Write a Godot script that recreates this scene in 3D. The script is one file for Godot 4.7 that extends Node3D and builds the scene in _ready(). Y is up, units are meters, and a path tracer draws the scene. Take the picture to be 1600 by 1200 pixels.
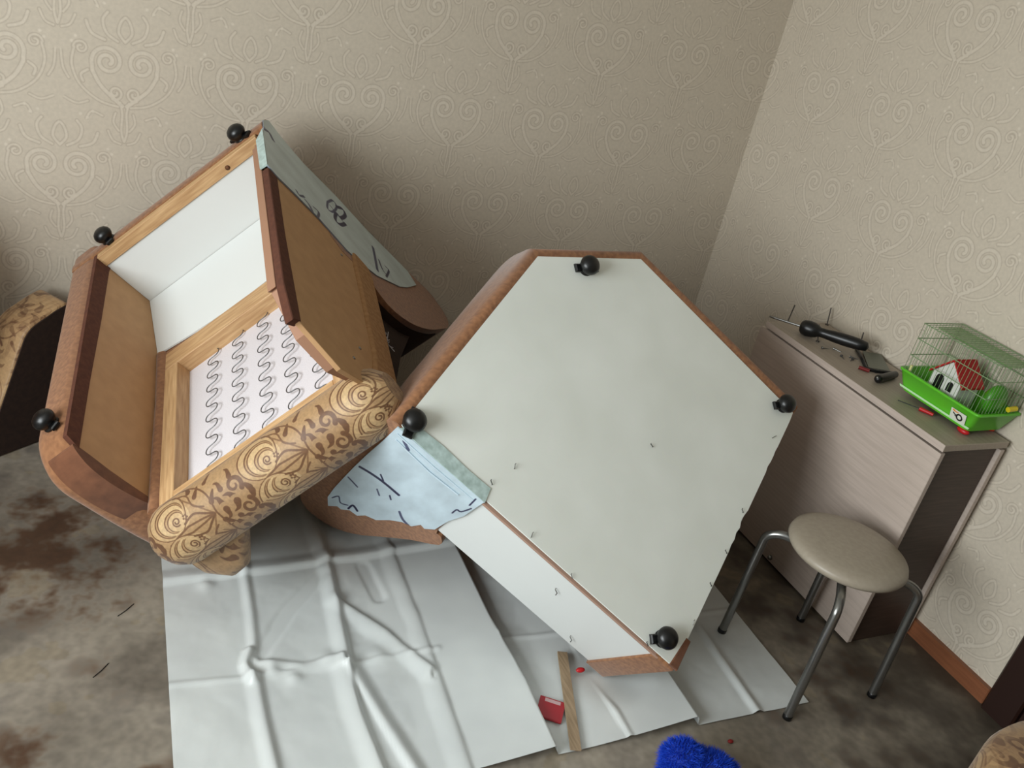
extends Node3D
# A room with two upturned sofa units. World: x runs right along the back wall, y up, z towards the camera. Metres.

const WALL_X := 2.463      # right wall
const WALL_Z := -2.956     # back wall
const LEFT_X := -1.9
const FRONT_Z := 5.0
const CEIL_Y := 2.6

# ---------------------------------------------------------------- mesh building
class MB:
	var st := SurfaceTool.new()
	var sg := -1
	var n := 0
	func _init() -> void:
		st.begin(Mesh.PRIMITIVE_TRIANGLES)
	func flat() -> MB:
		sg = -1
		return self
	func smooth(g := 1) -> MB:
		sg = g
		return self
	func vert(p: Vector3, uv: Vector2, c: Color) -> void:
		st.set_smooth_group(sg if sg >= 0 else 0xFFFFFFFF)
		st.set_uv(uv)
		st.set_color(c)
		st.add_vertex(p)
	# corners counter-clockwise seen from outside
	func tri(a: Vector3, b: Vector3, c: Vector3, ua := Vector2(), ub := Vector2(), uc := Vector2(), col := Color.WHITE) -> void:
		if (b - a).cross(c - a).length_squared() < 1e-16:
			return
		vert(a, ua, col)
		vert(c, uc, col)
		vert(b, ub, col)
		n += 1
	func quad(a: Vector3, b: Vector3, c: Vector3, d: Vector3, ua := Vector2(), ub := Vector2(), uc := Vector2(), ud := Vector2()) -> void:
		tri(a, b, c, ua, ub, uc)
		tri(a, c, d, ua, uc, ud)
	func cap(ring: PackedVector3Array, shape: PackedVector2Array, up: bool) -> void:
		var ix := Geometry2D.triangulate_polygon(shape)
		if ix.is_empty():
			var mid3 := Vector3.ZERO
			for q in ring:
				mid3 += q / ring.size()
			for i in ring.size():
				var j := (i + 1) % ring.size()
				if up:
					tri(mid3, ring[i], ring[j])
				else:
					tri(mid3, ring[j], ring[i])
			return
		var keep := sg
		sg = -1
		var area := 0.0
		for i in shape.size():
			area += shape[i].cross(shape[(i + 1) % shape.size()])
		for i in range(0, ix.size(), 3):
			var a := ix[i]
			var b := ix[i + 1]
			var c := ix[i + 2]
			var ccw := (shape[b] - shape[a]).cross(shape[c] - shape[a]) > 0.0
			if (ccw == (area > 0.0)) == up:
				tri(ring[a], ring[b], ring[c], shape[a], shape[b], shape[c])
			else:
				tri(ring[a], ring[c], ring[b], shape[a], shape[c], shape[b])
		sg = keep
	# rings: closed loops, counter-clockwise seen from the last ring looking back at the first
	func loft(rings: Array, uvs := false) -> void:
		for k in rings.size() - 1:
			var a: PackedVector3Array = rings[k]
			var b: PackedVector3Array = rings[k + 1]
			var m := a.size()
			for i in m:
				var j := (i + 1) % m
				var u0 := float(i) / m
				var u1 := float(i + 1) / m
				var v0 := float(k) / (rings.size() - 1)
				var v1 := float(k + 1) / (rings.size() - 1)
				if uvs:
					quad(a[i], a[j], b[j], b[i], Vector2(u0, v0), Vector2(u1, v0), Vector2(u1, v1), Vector2(u0, v1))
				else:
					quad(a[i], a[j], b[j], b[i])
	# outline counter-clockwise in (u, v); extruded along w
	func prism(o: PackedVector2Array, w0: float, w1: float, bev := 0.0, xf := Transform3D(), seg := 1) -> void:
		var rings := []
		var levels := []
		if bev > 0.0:
			for i in seg + 1:
				var a := PI / 2 * i / seg
				levels.append([w0 + bev * (1 - sin(a)), bev * (1 - cos(a))])
			levels.reverse()
			levels = levels.duplicate()
			var low := []
			for i in seg + 1:
				var a := PI / 2 * i / seg
				low.append([w0 + bev * (1 - cos(a)), bev * (1 - sin(a))])
			var high := []
			for i in seg + 1:
				var a := PI / 2 * i / seg
				high.append([w1 - bev * (1 - sin(a)), bev * (1 - cos(a))])
			levels = low + high
		else:
			levels = [[w0, 0.0], [w1, 0.0]]
		var shapes := []
		for l in levels:
			var s := inset(o, l[1])
			shapes.append(s)
			var r := PackedVector3Array()
			for p in s:
				r.append(xf * Vector3(p.x, p.y, l[0]))
			rings.append(r)
		loft(rings)
		cap(rings[0], shapes[0], false)
		cap(rings[-1], shapes[-1], true)
	func inset(o: PackedVector2Array, d: float) -> PackedVector2Array:
		if d <= 0.0:
			return o
		var r := PackedVector2Array()
		var m := o.size()
		for i in m:
			var e0 := (o[i] - o[(i + m - 1) % m]).normalized()
			var e1 := (o[(i + 1) % m] - o[i]).normalized()
			var n0 := Vector2(-e0.y, e0.x)
			var n1 := Vector2(-e1.y, e1.x)
			var nn := (n0 + n1)
			if nn.length() < 1e-4:
				nn = n0
			nn = nn.normalized()
			r.append(o[i] + nn * d / maxf(0.45, nn.dot(n0)))
		return r
	func box(lo: Vector3, hi: Vector3, bev := 0.0, xf := Transform3D()) -> void:
		prism(PackedVector2Array([Vector2(lo.x, lo.y), Vector2(hi.x, lo.y), Vector2(hi.x, hi.y), Vector2(lo.x, hi.y)]), lo.z, hi.z, bev, xf)
	func tube(pts: PackedVector3Array, rad: float, sides := 10, rad2 := -1.0, closed_ends := true, uvs := false) -> void:
		var rings := []
		var t := (pts[1] - pts[0]).normalized()
		var side := t.cross(Vector3.UP)
		if side.length() < 0.1:
			side = t.cross(Vector3.RIGHT)
		side = side.normalized()
		for k in pts.size():
			if k == 0:
				t = (pts[1] - pts[0]).normalized()
			elif k == pts.size() - 1:
				t = (pts[k] - pts[k - 1]).normalized()
			else:
				t = (pts[k + 1] - pts[k - 1]).normalized()
			side = (side - t * side.dot(t)).normalized()
			var up := t.cross(side)
			var r := rad if rad2 < 0 else lerpf(rad, rad2, float(k) / (pts.size() - 1))
			var ring := PackedVector3Array()
			for i in sides:
				var a := TAU * i / sides
				ring.append(pts[k] + (side * cos(a) + up * sin(a)) * r)
			rings.append(ring)
		loft(rings, uvs)
		if closed_ends:
			var sh := PackedVector2Array()
			for i in sides:
				sh.append(Vector2.from_angle(TAU * i / sides))
			cap(rings[0], sh, false)
			cap(rings[-1], sh, true)
	# profile of (radius, height), bottom to top, about local z of xf
	func lathe(prof: Array, segs := 24, xf := Transform3D(), uvs := false) -> void:
		var rings := []
		for p in prof:
			var ring := PackedVector3Array()
			for i in segs:
				var a := TAU * i / segs
				ring.append(xf * Vector3(cos(a) * p[0], sin(a) * p[0], p[1]))
			rings.append(ring)
		loft(rings, uvs)
	func ball(c: Vector3, r: Vector3, segs := 20, xf := Transform3D()) -> void:
		var prof := []
		for k in 13:
			var a := -PI / 2 + PI * k / 12.0
			prof.append([maxf(cos(a), 0.0), sin(a)])
		lathe(prof, segs, xf * Transform3D(Basis().scaled(r), c))
	func done() -> ArrayMesh:
		st.index()
		st.generate_normals()
		return st.commit()

# ---------------------------------------------------------------- naming helpers
var used := {}
func numbered(called: String) -> String:
	if not used.has(called):
		used[called] = 0
		return called
	used[called] += 1
	return "%s_%03d" % [called, used[called]]
func tag(o: Node3D, label: String, category: String, group := "") -> Node3D:
	o.set_meta("label", label)
	o.set_meta("category", category)
	if group != "":
		o.set_meta("group", group)
	return o
func thing(called: String, label: String, category: String, xf := Transform3D(), group := "") -> Node3D:
	var o := Node3D.new()
	o.name = numbered(called)
	add_child(o, true)
	o.transform = xf
	tag(o, label, category, group)
	return o
func obj(called: String, m: MB, mat: Material, parent: Node = null, label := "") -> MeshInstance3D:
	var o := MeshInstance3D.new()
	o.mesh = m.done()
	o.material_override = mat
	o.name = called if parent else numbered(called)
	(parent if parent else self).add_child(o, true)
	if label != "":
		o.set_meta("label", label)
	return o
func struct(called: String, m: MB, mat: Material) -> MeshInstance3D:
	var o := obj(called, m, mat)
	o.set_meta("kind", "structure")
	return o

func v2(a: Array) -> PackedVector2Array:
	var r := PackedVector2Array()
	for i in range(0, a.size(), 2):
		r.append(Vector2(a[i], a[i + 1]))
	return r
func ccw(o: PackedVector2Array) -> PackedVector2Array:
	var area := 0.0
	for i in o.size():
		area += o[i].cross(o[(i + 1) % o.size()])
	if area < 0.0:
		o.reverse()
	return o
func fillet(o: PackedVector2Array, rads: Array, seg := 6) -> PackedVector2Array:
	var r := PackedVector2Array()
	var m := o.size()
	for i in m:
		var rad: float = rads[i % rads.size()]
		if rad <= 0.0:
			r.append(o[i])
			continue
		var a := o[(i + m - 1) % m]
		var b := o[(i + 1) % m]
		var da := (a - o[i]).normalized()
		var db := (b - o[i]).normalized()
		var d := minf(rad, minf((a - o[i]).length(), (b - o[i]).length()) * 0.48)
		for k in seg + 1:
			var t := float(k) / seg
			r.append((o[i] + da * d).lerp(o[i], t).lerp(o[i].lerp(o[i] + db * d, t), t))
	return r
func resample(pts: PackedVector2Array, n: int) -> PackedVector2Array:
	var r := PackedVector2Array()
	for i in pts.size() - 1:
		var p0 := pts[maxi(i - 1, 0)]
		var p3 := pts[mini(i + 2, pts.size() - 1)]
		for k in n:
			r.append(pts[i].cubic_interpolate(pts[i + 1], p0, p3, float(k) / n))
	r.append(pts[-1])
	return r

# ---------------------------------------------------------------- textures
class Painter:
	var w: int
	var h: int
	var a: PackedFloat32Array
	func _init(ww: int, hh: int) -> void:
		w = ww
		h = hh
		a.resize(w * h)
	func disc(x: float, y: float, r: float, v: float) -> void:
		var R := int(ceil(r + 1.0))
		var cx := int(round(x))
		var cy := int(round(y))
		for j in range(-R, R + 1):
			for i in range(-R, R + 1):
				var dx := cx + i - x
				var dy := cy + j - y
				var al := clampf(r - sqrt(dx * dx + dy * dy) + 0.5, 0.0, 1.0)
				if al > 0.0:
					var k := posmod(cy + j, h) * w + posmod(cx + i, w)
					a[k] = lerpf(a[k], v, al)
	func stroke(pts: PackedVector2Array, r0: float, v: float, r1 := -1.0) -> void:
		for i in pts.size() - 1:
			var len := pts[i].distance_to(pts[i + 1])
			var st := maxi(1, int(len / maxf(1.0, r0 * 0.6)))
			for k in st:
				var f := (i + float(k) / st) / (pts.size() - 1)
				var p := pts[i].lerp(pts[i + 1], float(k) / st)
				disc(p.x, p.y, r0 if r1 < 0 else lerpf(r0, r1, f), v)
	func blur() -> void:
		for dir in [Vector2i(1, 0), Vector2i(0, 1)]:
			var b := a.duplicate()
			for y in h:
				for x in w:
					b[y * w + x] = 0.5 * a[y * w + x] + 0.25 * (a[posmod(y - dir.y, h) * w + posmod(x - dir.x, w)] + a[posmod(y + dir.y, h) * w + posmod(x + dir.x, w)])
			a = b
	func image(ramp: Array, noise: FastNoiseLite = null, amount := 0.0) -> Image:
		var d := PackedByteArray()
		d.resize(w * h * 3)
		for k in w * h:
			var v := a[k]
			var c: Color
			if v >= 0.0:
				c = ramp[1].lerp(ramp[2], v)
			else:
				c = ramp[1].lerp(ramp[0], -v)
			if noise:
				var q := 1.0 + amount * noise.get_noise_2d(k % w, k / w)
				c = Color(c.r * q, c.g * q, c.b * q)
			d[k * 3] = int(clampf(c.r * 255.0, 0, 255))
			d[k * 3 + 1] = int(clampf(c.g * 255.0, 0, 255))
			d[k * 3 + 2] = int(clampf(c.b * 255.0, 0, 255))
		return Image.create_from_data(w, h, false, Image.FORMAT_RGB8, d)

func spiral(c: Vector2, r0: float, r1: float, a0: float, turns: float, n := 40) -> PackedVector2Array:
	var r := PackedVector2Array()
	for i in n + 1:
		var t := float(i) / n
		r.append(c + Vector2.from_angle(a0 + TAU * turns * t) * lerpf(r0, r1, t))
	return r

func wallpaper_texture() -> ImageTexture:
	var P := Painter.new(400, 724)
	var k := 400 / 0.3533
	var noise := FastNoiseLite.new()
	noise.seed = 5
	noise.frequency = 0.05
	# half a motif in metres, y down, about the middle of a pair of spirals: [points, width, tone]
	var S := []
	var big := PackedVector2Array([Vector2(0.006, -0.125 + 0.25), Vector2(0.03, 0.105), Vector2(0.066, 0.07), Vector2(0.088, 0.03)])
	big = resample(big, 8)
	big.append_array(spiral(Vector2(0.047, 0.0), 0.044, 0.009, 0.35, -1.7, 60))
	S.append([big, 0.0085])
	S.append([spiral(Vector2(0.026, 0.088), 0.021, 0.004, 1.2, 1.4), 0.0055])
	S.append([resample(v2([0.012, 0.115, 0.006, 0.15, 0.008, 0.2, 0.0, 0.235]), 8), 0.0055])
	S.append([resample(v2([0.015, 0.2, 0.03, 0.175, 0.024, 0.145]), 8), 0.005])
	S.append([resample(v2([0.01, 0.24, 0.032, 0.23, 0.046, 0.2]), 8), 0.005])
	S.append([resample(v2([0.018, 0.128, 0.07, 0.115, 0.12, 0.075, 0.142, 0.02, 0.135, -0.03]), 8), 0.0055])
	S.append([spiral(Vector2(0.118, -0.03), 0.02, 0.005, 0.0, -1.3), 0.005])
	S.append([resample(v2([0.1, 0.03, 0.118, 0.045, 0.112, 0.066]), 6), 0.006])
	S.append([resample(v2([0.0, -0.06, 0.018, -0.085, 0.012, -0.115, 0.0, -0.13]), 6), 0.006])
	S.append([resample(v2([0.02, -0.06, 0.05, -0.08, 0.06, -0.115, 0.045, -0.14]), 6), 0.006])
	S.append([resample(v2([0.055, -0.06, 0.09, -0.075, 0.105, -0.11]), 6), 0.0065])
	S.append([resample(v2([0.15, 0.06, 0.165, 0.03, 0.17, -0.02]), 6), 0.005])
	S.append([resample(v2([0.1, 0.12, 0.13, 0.13, 0.165, 0.115]), 6), 0.005])
	S.append([resample(v2([0.06, 0.16, 0.09, 0.15, 0.105, 0.175]), 6), 0.005])
	for pass_i in 2:
		for m in 2:
			for side in [-1.0, 1.0]:
				var c := Vector2(0.5 * 400, 0.25 * 724) if m == 0 else Vector2(0.0, 0.75 * 724)
				for s in S:
					var pts := PackedVector2Array()
					for q in s[0]:
						pts.append(c + Vector2(q.x * side, q.y) * k)
					if pass_i == 0:
						P.stroke(pts, s[1] * k * 0.68 + 2.0, -1.0)
					else:
						P.stroke(pts, s[1] * k * 0.68 - 0.6, 0.6)
	for m in 2:
		for side in [-1.0, 1.0]:
			var c := Vector2(0.5 * 400, 0.25 * 724) if m == 0 else Vector2(0.0, 0.75 * 724)
			for q in [Vector2(0.075, -0.15), Vector2(0.09, -0.17), Vector2(0.12, 0.16), Vector2(0.045, 0.26), Vector2(0.035, 0.275)]:
				P.disc(c.x + q.x * side * k, c.y + q.y * k, 5.0, 1.0)
	P.blur()
	P.blur()
	P.blur()
	return ImageTexture.create_from_image(P.image([Color(0.67, 0.622, 0.56), Color(0.765, 0.722, 0.655), Color(0.815, 0.775, 0.712)], noise, 0.035))

func drop(P: Painter, base: Vector2, c: Vector2, r: float, turn: float, fill: float, line: float) -> void:
	# a scroll-ended teardrop: tail from base to the ring round c
	var a0 := (c - base).angle() + PI * 0.5 * turn
	var ring := spiral(c, r, r, a0 + PI * turn, -0.80 * turn, 40)
	var all := PackedVector2Array([base, base.lerp(ring[0], 0.5) - Vector2.from_angle(a0) * r * 0.25])
	all.append_array(ring)
	if fill > -5.0:
		P.disc(c.x, c.y, r, fill)
		P.stroke(PackedVector2Array([c, c.lerp(base, 0.55)]), r * 0.8, fill, r * 0.3)
	if line < 2.4:
		P.stroke(ring, line, 0.8)
		return
	P.stroke(resample(all, 2), line, 0.8)
	P.stroke(resample(PackedVector2Array([base, base.lerp(c, 0.5) + Vector2.from_angle(a0 + PI) * r * -0.55, c - Vector2.from_angle(a0 + PI) * r]), 8), line * 0.8, 0.6)

func damask_texture() -> ImageTexture:
	var P := Painter.new(512, 304)
	var noise := FastNoiseLite.new()
	noise.seed = 9
	noise.frequency = 0.09
	for m in 2:
		var c := Vector2(128, 110) if m == 0 else Vector2(384, 262)
		for side in [-1.0, 1.0]:
			var at := func(x: float, y: float) -> Vector2: return c + Vector2(x * side, y)
			# nested crescents that share one tangent point, inside a long-tailed drop
			drop(P, at.call(0, 124), at.call(62, -6), 60.0, side, -0.6, 2.6)
			var lean := -0.81 if side > 0.0 else PI + 0.81
			for g in [[60.0, -0.45, 3.0], [48.0, -0.05, 2.8], [43.0, -0.75, 2.4], [31.0, -0.1, 2.4], [26.0, -0.6, 2.0]]:
				var cc: Vector2 = at.call(20 + 0.69 * g[0], 36 - 0.72 * g[0])
				P.disc(cc.x, cc.y, g[0], g[1])
				P.stroke(spiral(cc, g[0], g[0], lean, 0.34, 30), g[2], 0.85, 0.9)
				P.stroke(spiral(cc, g[0], g[0], lean, -0.34, 30), g[2], 0.85, 0.9)
			P.stroke(spiral(at.call(38, 18), 13, 4, 0.4, 1.4 * side), 2.2, 0.85)
			P.stroke(resample(PackedVector2Array([at.call(20, 36), at.call(30, 70), at.call(14, 100), at.call(0, 124)]), 6), 3.0, 0.85)
			P.stroke(resample(PackedVector2Array([at.call(112, 20), at.call(90, 66), at.call(50, 80), at.call(30, 108)]), 6), 2.4, 0.8)
			for k in 5:
				P.disc(c.x + side * 36 + 6 * cos(k * TAU / 5), c.y + 46 + 6 * sin(k * TAU / 5), 3.2, 0.85)
		# column of solid hooks and leaves above each fan
		for side in [-1.0, 1.0]:
			var at := func(x: float, y: float) -> Vector2: return c + Vector2(x * side, y)
			P.stroke(PackedVector2Array([at.call(14, -150), at.call(12, -76)]), 26.0, 0.12)
			P.stroke(spiral(at.call(34, -96), 24, 6, 2.4 if side > 0 else PI - 2.4, -1.15 * side), 7.0, 0.92, 2.5)
			for L in [[5, -62, 20, -84, 9.0], [6, -112, 26, -138, 10.0], [8, -150, 34, -164, 9.0], [44, -134, 70, -150, 8.0], [62, -98, 92, -110, 8.0], [96, 74, 118, 52, 8.0], [70, 92, 98, 104, 8.0], [30, 132, 58, 150, 8.0], [92, 128, 118, 146, 7.0]]:
				P.stroke(resample(PackedVector2Array([at.call(L[0], L[1]), at.call((L[0] + L[2]) / 2.0 + 6, (L[1] + L[3]) / 2.0 + 4), at.call(L[2], L[3])]), 6), L[4], 0.95, 1.0)
			P.stroke(resample(PackedVector2Array([at.call(0, 128), at.call(52, 128), at.call(96, 96), at.call(126, 40), at.call(128, -20)]), 8), 2.6, 0.85)
	return ImageTexture.create_from_image(P.image([Color(0.78, 0.665, 0.49), Color(0.635, 0.505, 0.35), Color(0.37, 0.235, 0.13)], noise, 0.12))

func film_texture(seed_: int, ground: Color, strokes: Array) -> ImageTexture:
	var P := Painter.new(384, 384)
	var noise := FastNoiseLite.new()
	noise.seed = seed_
	noise.frequency = 0.012
	for k in strokes.size():
		var pts := PackedVector2Array()
		for q in range(0, strokes[k].size(), 2):
			pts.append(Vector2(strokes[k][q], strokes[k][q + 1]))
		P.stroke(resample(pts, 4), 3.2 if k % 3 == 0 else 2.0, 1.0 if k % 2 == 0 else 0.75)
	return ImageTexture.create_from_image(P.image([ground, ground, Color(0.12, 0.12, 0.26)], noise, 0.1))

func floor_texture() -> ImageTexture:
	var N := 900
	var n1 := FastNoiseLite.new()
	n1.seed = 3
	n1.frequency = 0.009
	n1.fractal_octaves = 4
	var n2 := FastNoiseLite.new()
	n2.seed = 8
	n2.frequency = 0.022
	n2.fractal_octaves = 3
	var n3 := FastNoiseLite.new()
	n3.seed = 21
	n3.frequency = 0.12
	n3.fractal_octaves = 2
	var d := PackedByteArray()
	d.resize(N * N * 3)
	# worn brown stains, at x, z, radius, strength
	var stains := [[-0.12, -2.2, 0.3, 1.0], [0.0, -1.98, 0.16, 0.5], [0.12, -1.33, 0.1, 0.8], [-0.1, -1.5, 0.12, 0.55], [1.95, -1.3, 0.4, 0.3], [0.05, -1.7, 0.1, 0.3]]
	for j in N:
		for i in N:
			var x := -0.9 + 3.6 * (i + 0.5) / N
			var z := -3.1 + 3.6 * (j + 0.5) / N
			var a := n1.get_noise_2d(i, j)
			var b := n2.get_noise_2d(i, j)
			var s := n3.get_noise_2d(i, j)
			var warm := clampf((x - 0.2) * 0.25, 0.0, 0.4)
			var c := Color(0.41, 0.38, 0.34).lerp(Color(0.545, 0.51, 0.46), clampf(0.5 + a * 1.5, 0, 1))
			c = c.lerp(Color(0.35, 0.325, 0.305), clampf(b * 1.6 - 0.2, 0, 0.45))
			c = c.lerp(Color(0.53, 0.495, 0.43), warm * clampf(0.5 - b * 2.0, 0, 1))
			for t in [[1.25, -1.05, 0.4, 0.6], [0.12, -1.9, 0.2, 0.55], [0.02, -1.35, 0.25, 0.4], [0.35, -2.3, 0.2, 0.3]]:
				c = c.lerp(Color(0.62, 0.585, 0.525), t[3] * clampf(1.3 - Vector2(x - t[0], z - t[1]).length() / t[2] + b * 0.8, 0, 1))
			c = c.lerp(Color(0.25, 0.215, 0.175), 0.85 * clampf((x - 1.75) * 1.6 + b * 0.7 + a * 0.4, 0, 1))  # shade around the stool and table, painted into the floor colour
			var m := 0.0
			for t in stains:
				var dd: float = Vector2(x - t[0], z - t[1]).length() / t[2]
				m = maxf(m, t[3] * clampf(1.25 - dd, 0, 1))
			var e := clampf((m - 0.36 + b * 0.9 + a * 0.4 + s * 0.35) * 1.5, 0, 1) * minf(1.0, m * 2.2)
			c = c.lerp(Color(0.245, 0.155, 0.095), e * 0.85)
			if a * 0.6 - b > 0.5:
				c = c.lerp(Color(0.50, 0.44, 0.33), 0.25)
			var q := 1.0 + 0.10 * s
			var k := (j * N + i) * 3
			d[k] = int(clampf(c.r * q * 255, 0, 255))
			d[k + 1] = int(clampf(c.g * q * 255, 0, 255))
			d[k + 2] = int(clampf(c.b * q * 255, 0, 255))
	return ImageTexture.create_from_image(Image.create_from_data(N, N, false, Image.FORMAT_RGB8, d))

func noise_tex(seed_: int, freq: float, c0: Color, c1: Color, octaves := 4, size := 256) -> NoiseTexture2D:
	var n := FastNoiseLite.new()
	n.seed = seed_
	n.frequency = freq
	n.fractal_octaves = octaves
	var t := NoiseTexture2D.new()
	t.width = size
	t.height = size
	t.seamless = true
	t.noise = n
	var g := Gradient.new()
	g.set_color(0, c0)
	g.set_color(1, c1)
	t.color_ramp = g
	return t

func mat(c: Color, rough := 0.7, metal := 0.0) -> StandardMaterial3D:
	var m := StandardMaterial3D.new()
	m.albedo_color = c
	m.roughness = rough
	m.metallic = metal
	return m
func grainy(t: Texture2D, scale: Vector3, rough := 0.7, bump := 0.0) -> StandardMaterial3D:
	var m := mat(Color.WHITE, rough)
	m.albedo_texture = t
	m.uv1_triplanar = true
	m.uv1_scale = scale
	if bump > 0.0:
		m.heightmap_enabled = true
		m.heightmap_texture = t
		m.heightmap_scale = bump
	return m

var M := {}
func make_materials() -> void:
	var wp := mat(Color.WHITE, 0.62)
	wp.albedo_texture = wallpaper_texture()
	M.wallpaper = wp
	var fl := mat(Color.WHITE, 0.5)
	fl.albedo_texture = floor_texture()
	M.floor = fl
	M.ceiling = mat(Color(0.80, 0.79, 0.77), 0.9)
	M.white_board = grainy(noise_tex(31, 0.012, Color(0.885, 0.90, 0.87), Color(0.92, 0.935, 0.91), 3), Vector3(1.1, 1.1, 1.1), 0.42)
	M.white_bright = mat(Color(0.87, 0.88, 0.87), 0.45)
	M.brown_board = grainy(noise_tex(32, 0.03, Color(0.685, 0.53, 0.365), Color(0.735, 0.575, 0.405), 3), Vector3(2, 2, 2), 0.7)
	M.pine = grainy(noise_tex(33, 0.02, Color(0.68, 0.52, 0.35), Color(0.84, 0.70, 0.52), 4), Vector3(1.2, 14, 14), 0.6)
	M.pine_y = grainy(noise_tex(34, 0.02, Color(0.68, 0.52, 0.35), Color(0.83, 0.69, 0.51), 4), Vector3(14, 1.2, 14), 0.6)
	var ve := grainy(noise_tex(35, 0.07, Color(0.45, 0.285, 0.17), Color(0.63, 0.44, 0.285), 5), Vector3(3.0, 3.0, 3.0), 0.9)
	ve.rim_enabled = true
	ve.rim = 0.5
	ve.rim_tint = 0.6
	M.velour = ve
	var vd := grainy(noise_tex(36, 0.03, Color(0.36, 0.215, 0.13), Color(0.48, 0.305, 0.20), 3), Vector3(3, 3, 3), 0.95)
	vd.rim_enabled = true
	vd.rim = 0.3
	M.velour_dark = vd
	M.rust = grainy(noise_tex(37, 0.04, Color(0.30, 0.16, 0.10), Color(0.38, 0.215, 0.14), 3), Vector3(4, 4, 4), 0.95)
	M.darkbrown = grainy(noise_tex(38, 0.04, Color(0.15, 0.09, 0.06), Color(0.21, 0.135, 0.09), 3), Vector3(4, 4, 4), 0.95)
	M.edge_board = mat(Color(0.62, 0.46, 0.36), 0.7)
	var dm := mat(Color.WHITE, 0.55)
	dm.albedo_texture = damask_texture()
	dm.uv1_scale = Vector3(1, 1, 1)
	dm.rim_enabled = true
	dm.rim = 0.35
	M.damask = dm
	var dt: StandardMaterial3D = dm.duplicate()
	dt.uv1_triplanar = true
	dt.uv1_scale = Vector3(2.0, 3.4, 2.0)
	M.damask_tri = dt
	var f2 := mat(Color.WHITE, 0.35)
	f2.albedo_texture = film_texture(4, Color(0.75, 0.815, 0.85), [[315, 174, 281, 167, 238, 162, 178, 161], [310, 224, 291, 226, 267, 229], [261, 150, 241, 159], [134, 200, 107, 212, 79, 215], [57, 97, 60, 82, 49, 78, 45, 53], [285, 318, 277, 298, 256, 312, 235, 300], [226, 309, 227, 289, 201, 295], [230, 192, 209, 203], [193, 181, 179, 189], [302, 38, 273, 48], [56, 50, 65, 27]])
	f2.uv1_scale = Vector3(1 / 0.35, 1 / 0.8, 1)
	f2.uv1_offset = Vector3(-0.6 / 0.35, 0.05 / 0.8, 0)
	M.film_blue = f2
	var f1 := mat(Color.WHITE, 0.4)
	f1.albedo_texture = film_texture(12, Color(0.74, 0.79, 0.79), [[149, 19, 134, 29, 144, 33, 158, 37], [138, 17, 133, 22], [299, 69, 308, 74, 285, 85], [299, 86, 304, 93, 324, 98], [289, 102, 286, 112, 323, 106, 335, 97], [170, 141, 121, 157, 135, 164, 195, 149, 210, 137, 170, 141], [135, 164, 105, 180, 125, 184, 178, 168, 177, 159, 226, 151, 223, 162, 180, 178], [173, 146, 185, 172], [180, 252, 216, 255, 222, 266], [136, 245, 187, 242, 260, 237], [176, 268, 178, 276, 239, 260]])
	f1.uv1_scale = Vector3(1 / 0.55, 1 / 0.9, 1)
	f1.uv1_offset = Vector3(0.2 / 0.55, 0.05 / 0.9, 0)
	M.film_grey = f1
	M.film_green = grainy(noise_tex(39, 0.05, Color(0.6, 0.68, 0.66), Color(0.78, 0.86, 0.85), 3), Vector3(3, 3, 3), 0.3)
	M.black = mat(Color(0.045, 0.047, 0.05), 0.35)
	M.cloth_white = grainy(noise_tex(40, 0.2, Color(0.82, 0.795, 0.805), Color(0.86, 0.84, 0.85), 2), Vector3(4, 4, 4), 0.9)
	M.wire = mat(Color(0.42, 0.42, 0.42), 0.35, 0.7)
	M.batten = mat(Color(0.66, 0.53, 0.46), 0.7)
	M.sheet = grainy(noise_tex(41, 0.01, Color(0.77, 0.785, 0.78), Color(0.83, 0.845, 0.835), 3), Vector3(1.5, 1.5, 1.5), 0.38)
	M.oak = grainy(noise_tex(42, 0.016, Color(0.69, 0.63, 0.585), Color(0.75, 0.69, 0.645), 4), Vector3(18, 18, 1.0), 0.5)
	M.oak_top = grainy(noise_tex(43, 0.016, Color(0.59, 0.54, 0.485), Color(0.645, 0.595, 0.535), 4), Vector3(18, 18, 1.0), 0.45)
	M.dark_ash = grainy(noise_tex(44, 0.016, Color(0.22, 0.165, 0.135), Color(0.29, 0.22, 0.185), 4), Vector3(1.5, 22, 22), 0.5)
	M.chrome = mat(Color(0.55, 0.55, 0.54), 0.28, 0.9)
	M.seat = grainy(noise_tex(45, 0.06, Color(0.585, 0.545, 0.485), Color(0.64, 0.60, 0.535), 3), Vector3(3, 3, 3), 0.42)
	M.baseboard = grainy(noise_tex(46, 0.02, Color(0.46, 0.275, 0.175), Color(0.53, 0.33, 0.215), 3), Vector3(14, 14, 1.0), 0.45)
	M.doorwood = mat(Color(0.15, 0.075, 0.05), 0.4)
	M.green = mat(Color(0.36, 0.72, 0.16), 0.3)
	M.green_dark = mat(Color(0.26, 0.55, 0.12), 0.3)
	M.red = mat(Color(0.72, 0.08, 0.11), 0.4)
	M.fur = mat(Color(0.13, 0.36, 0.90), 0.7)

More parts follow.
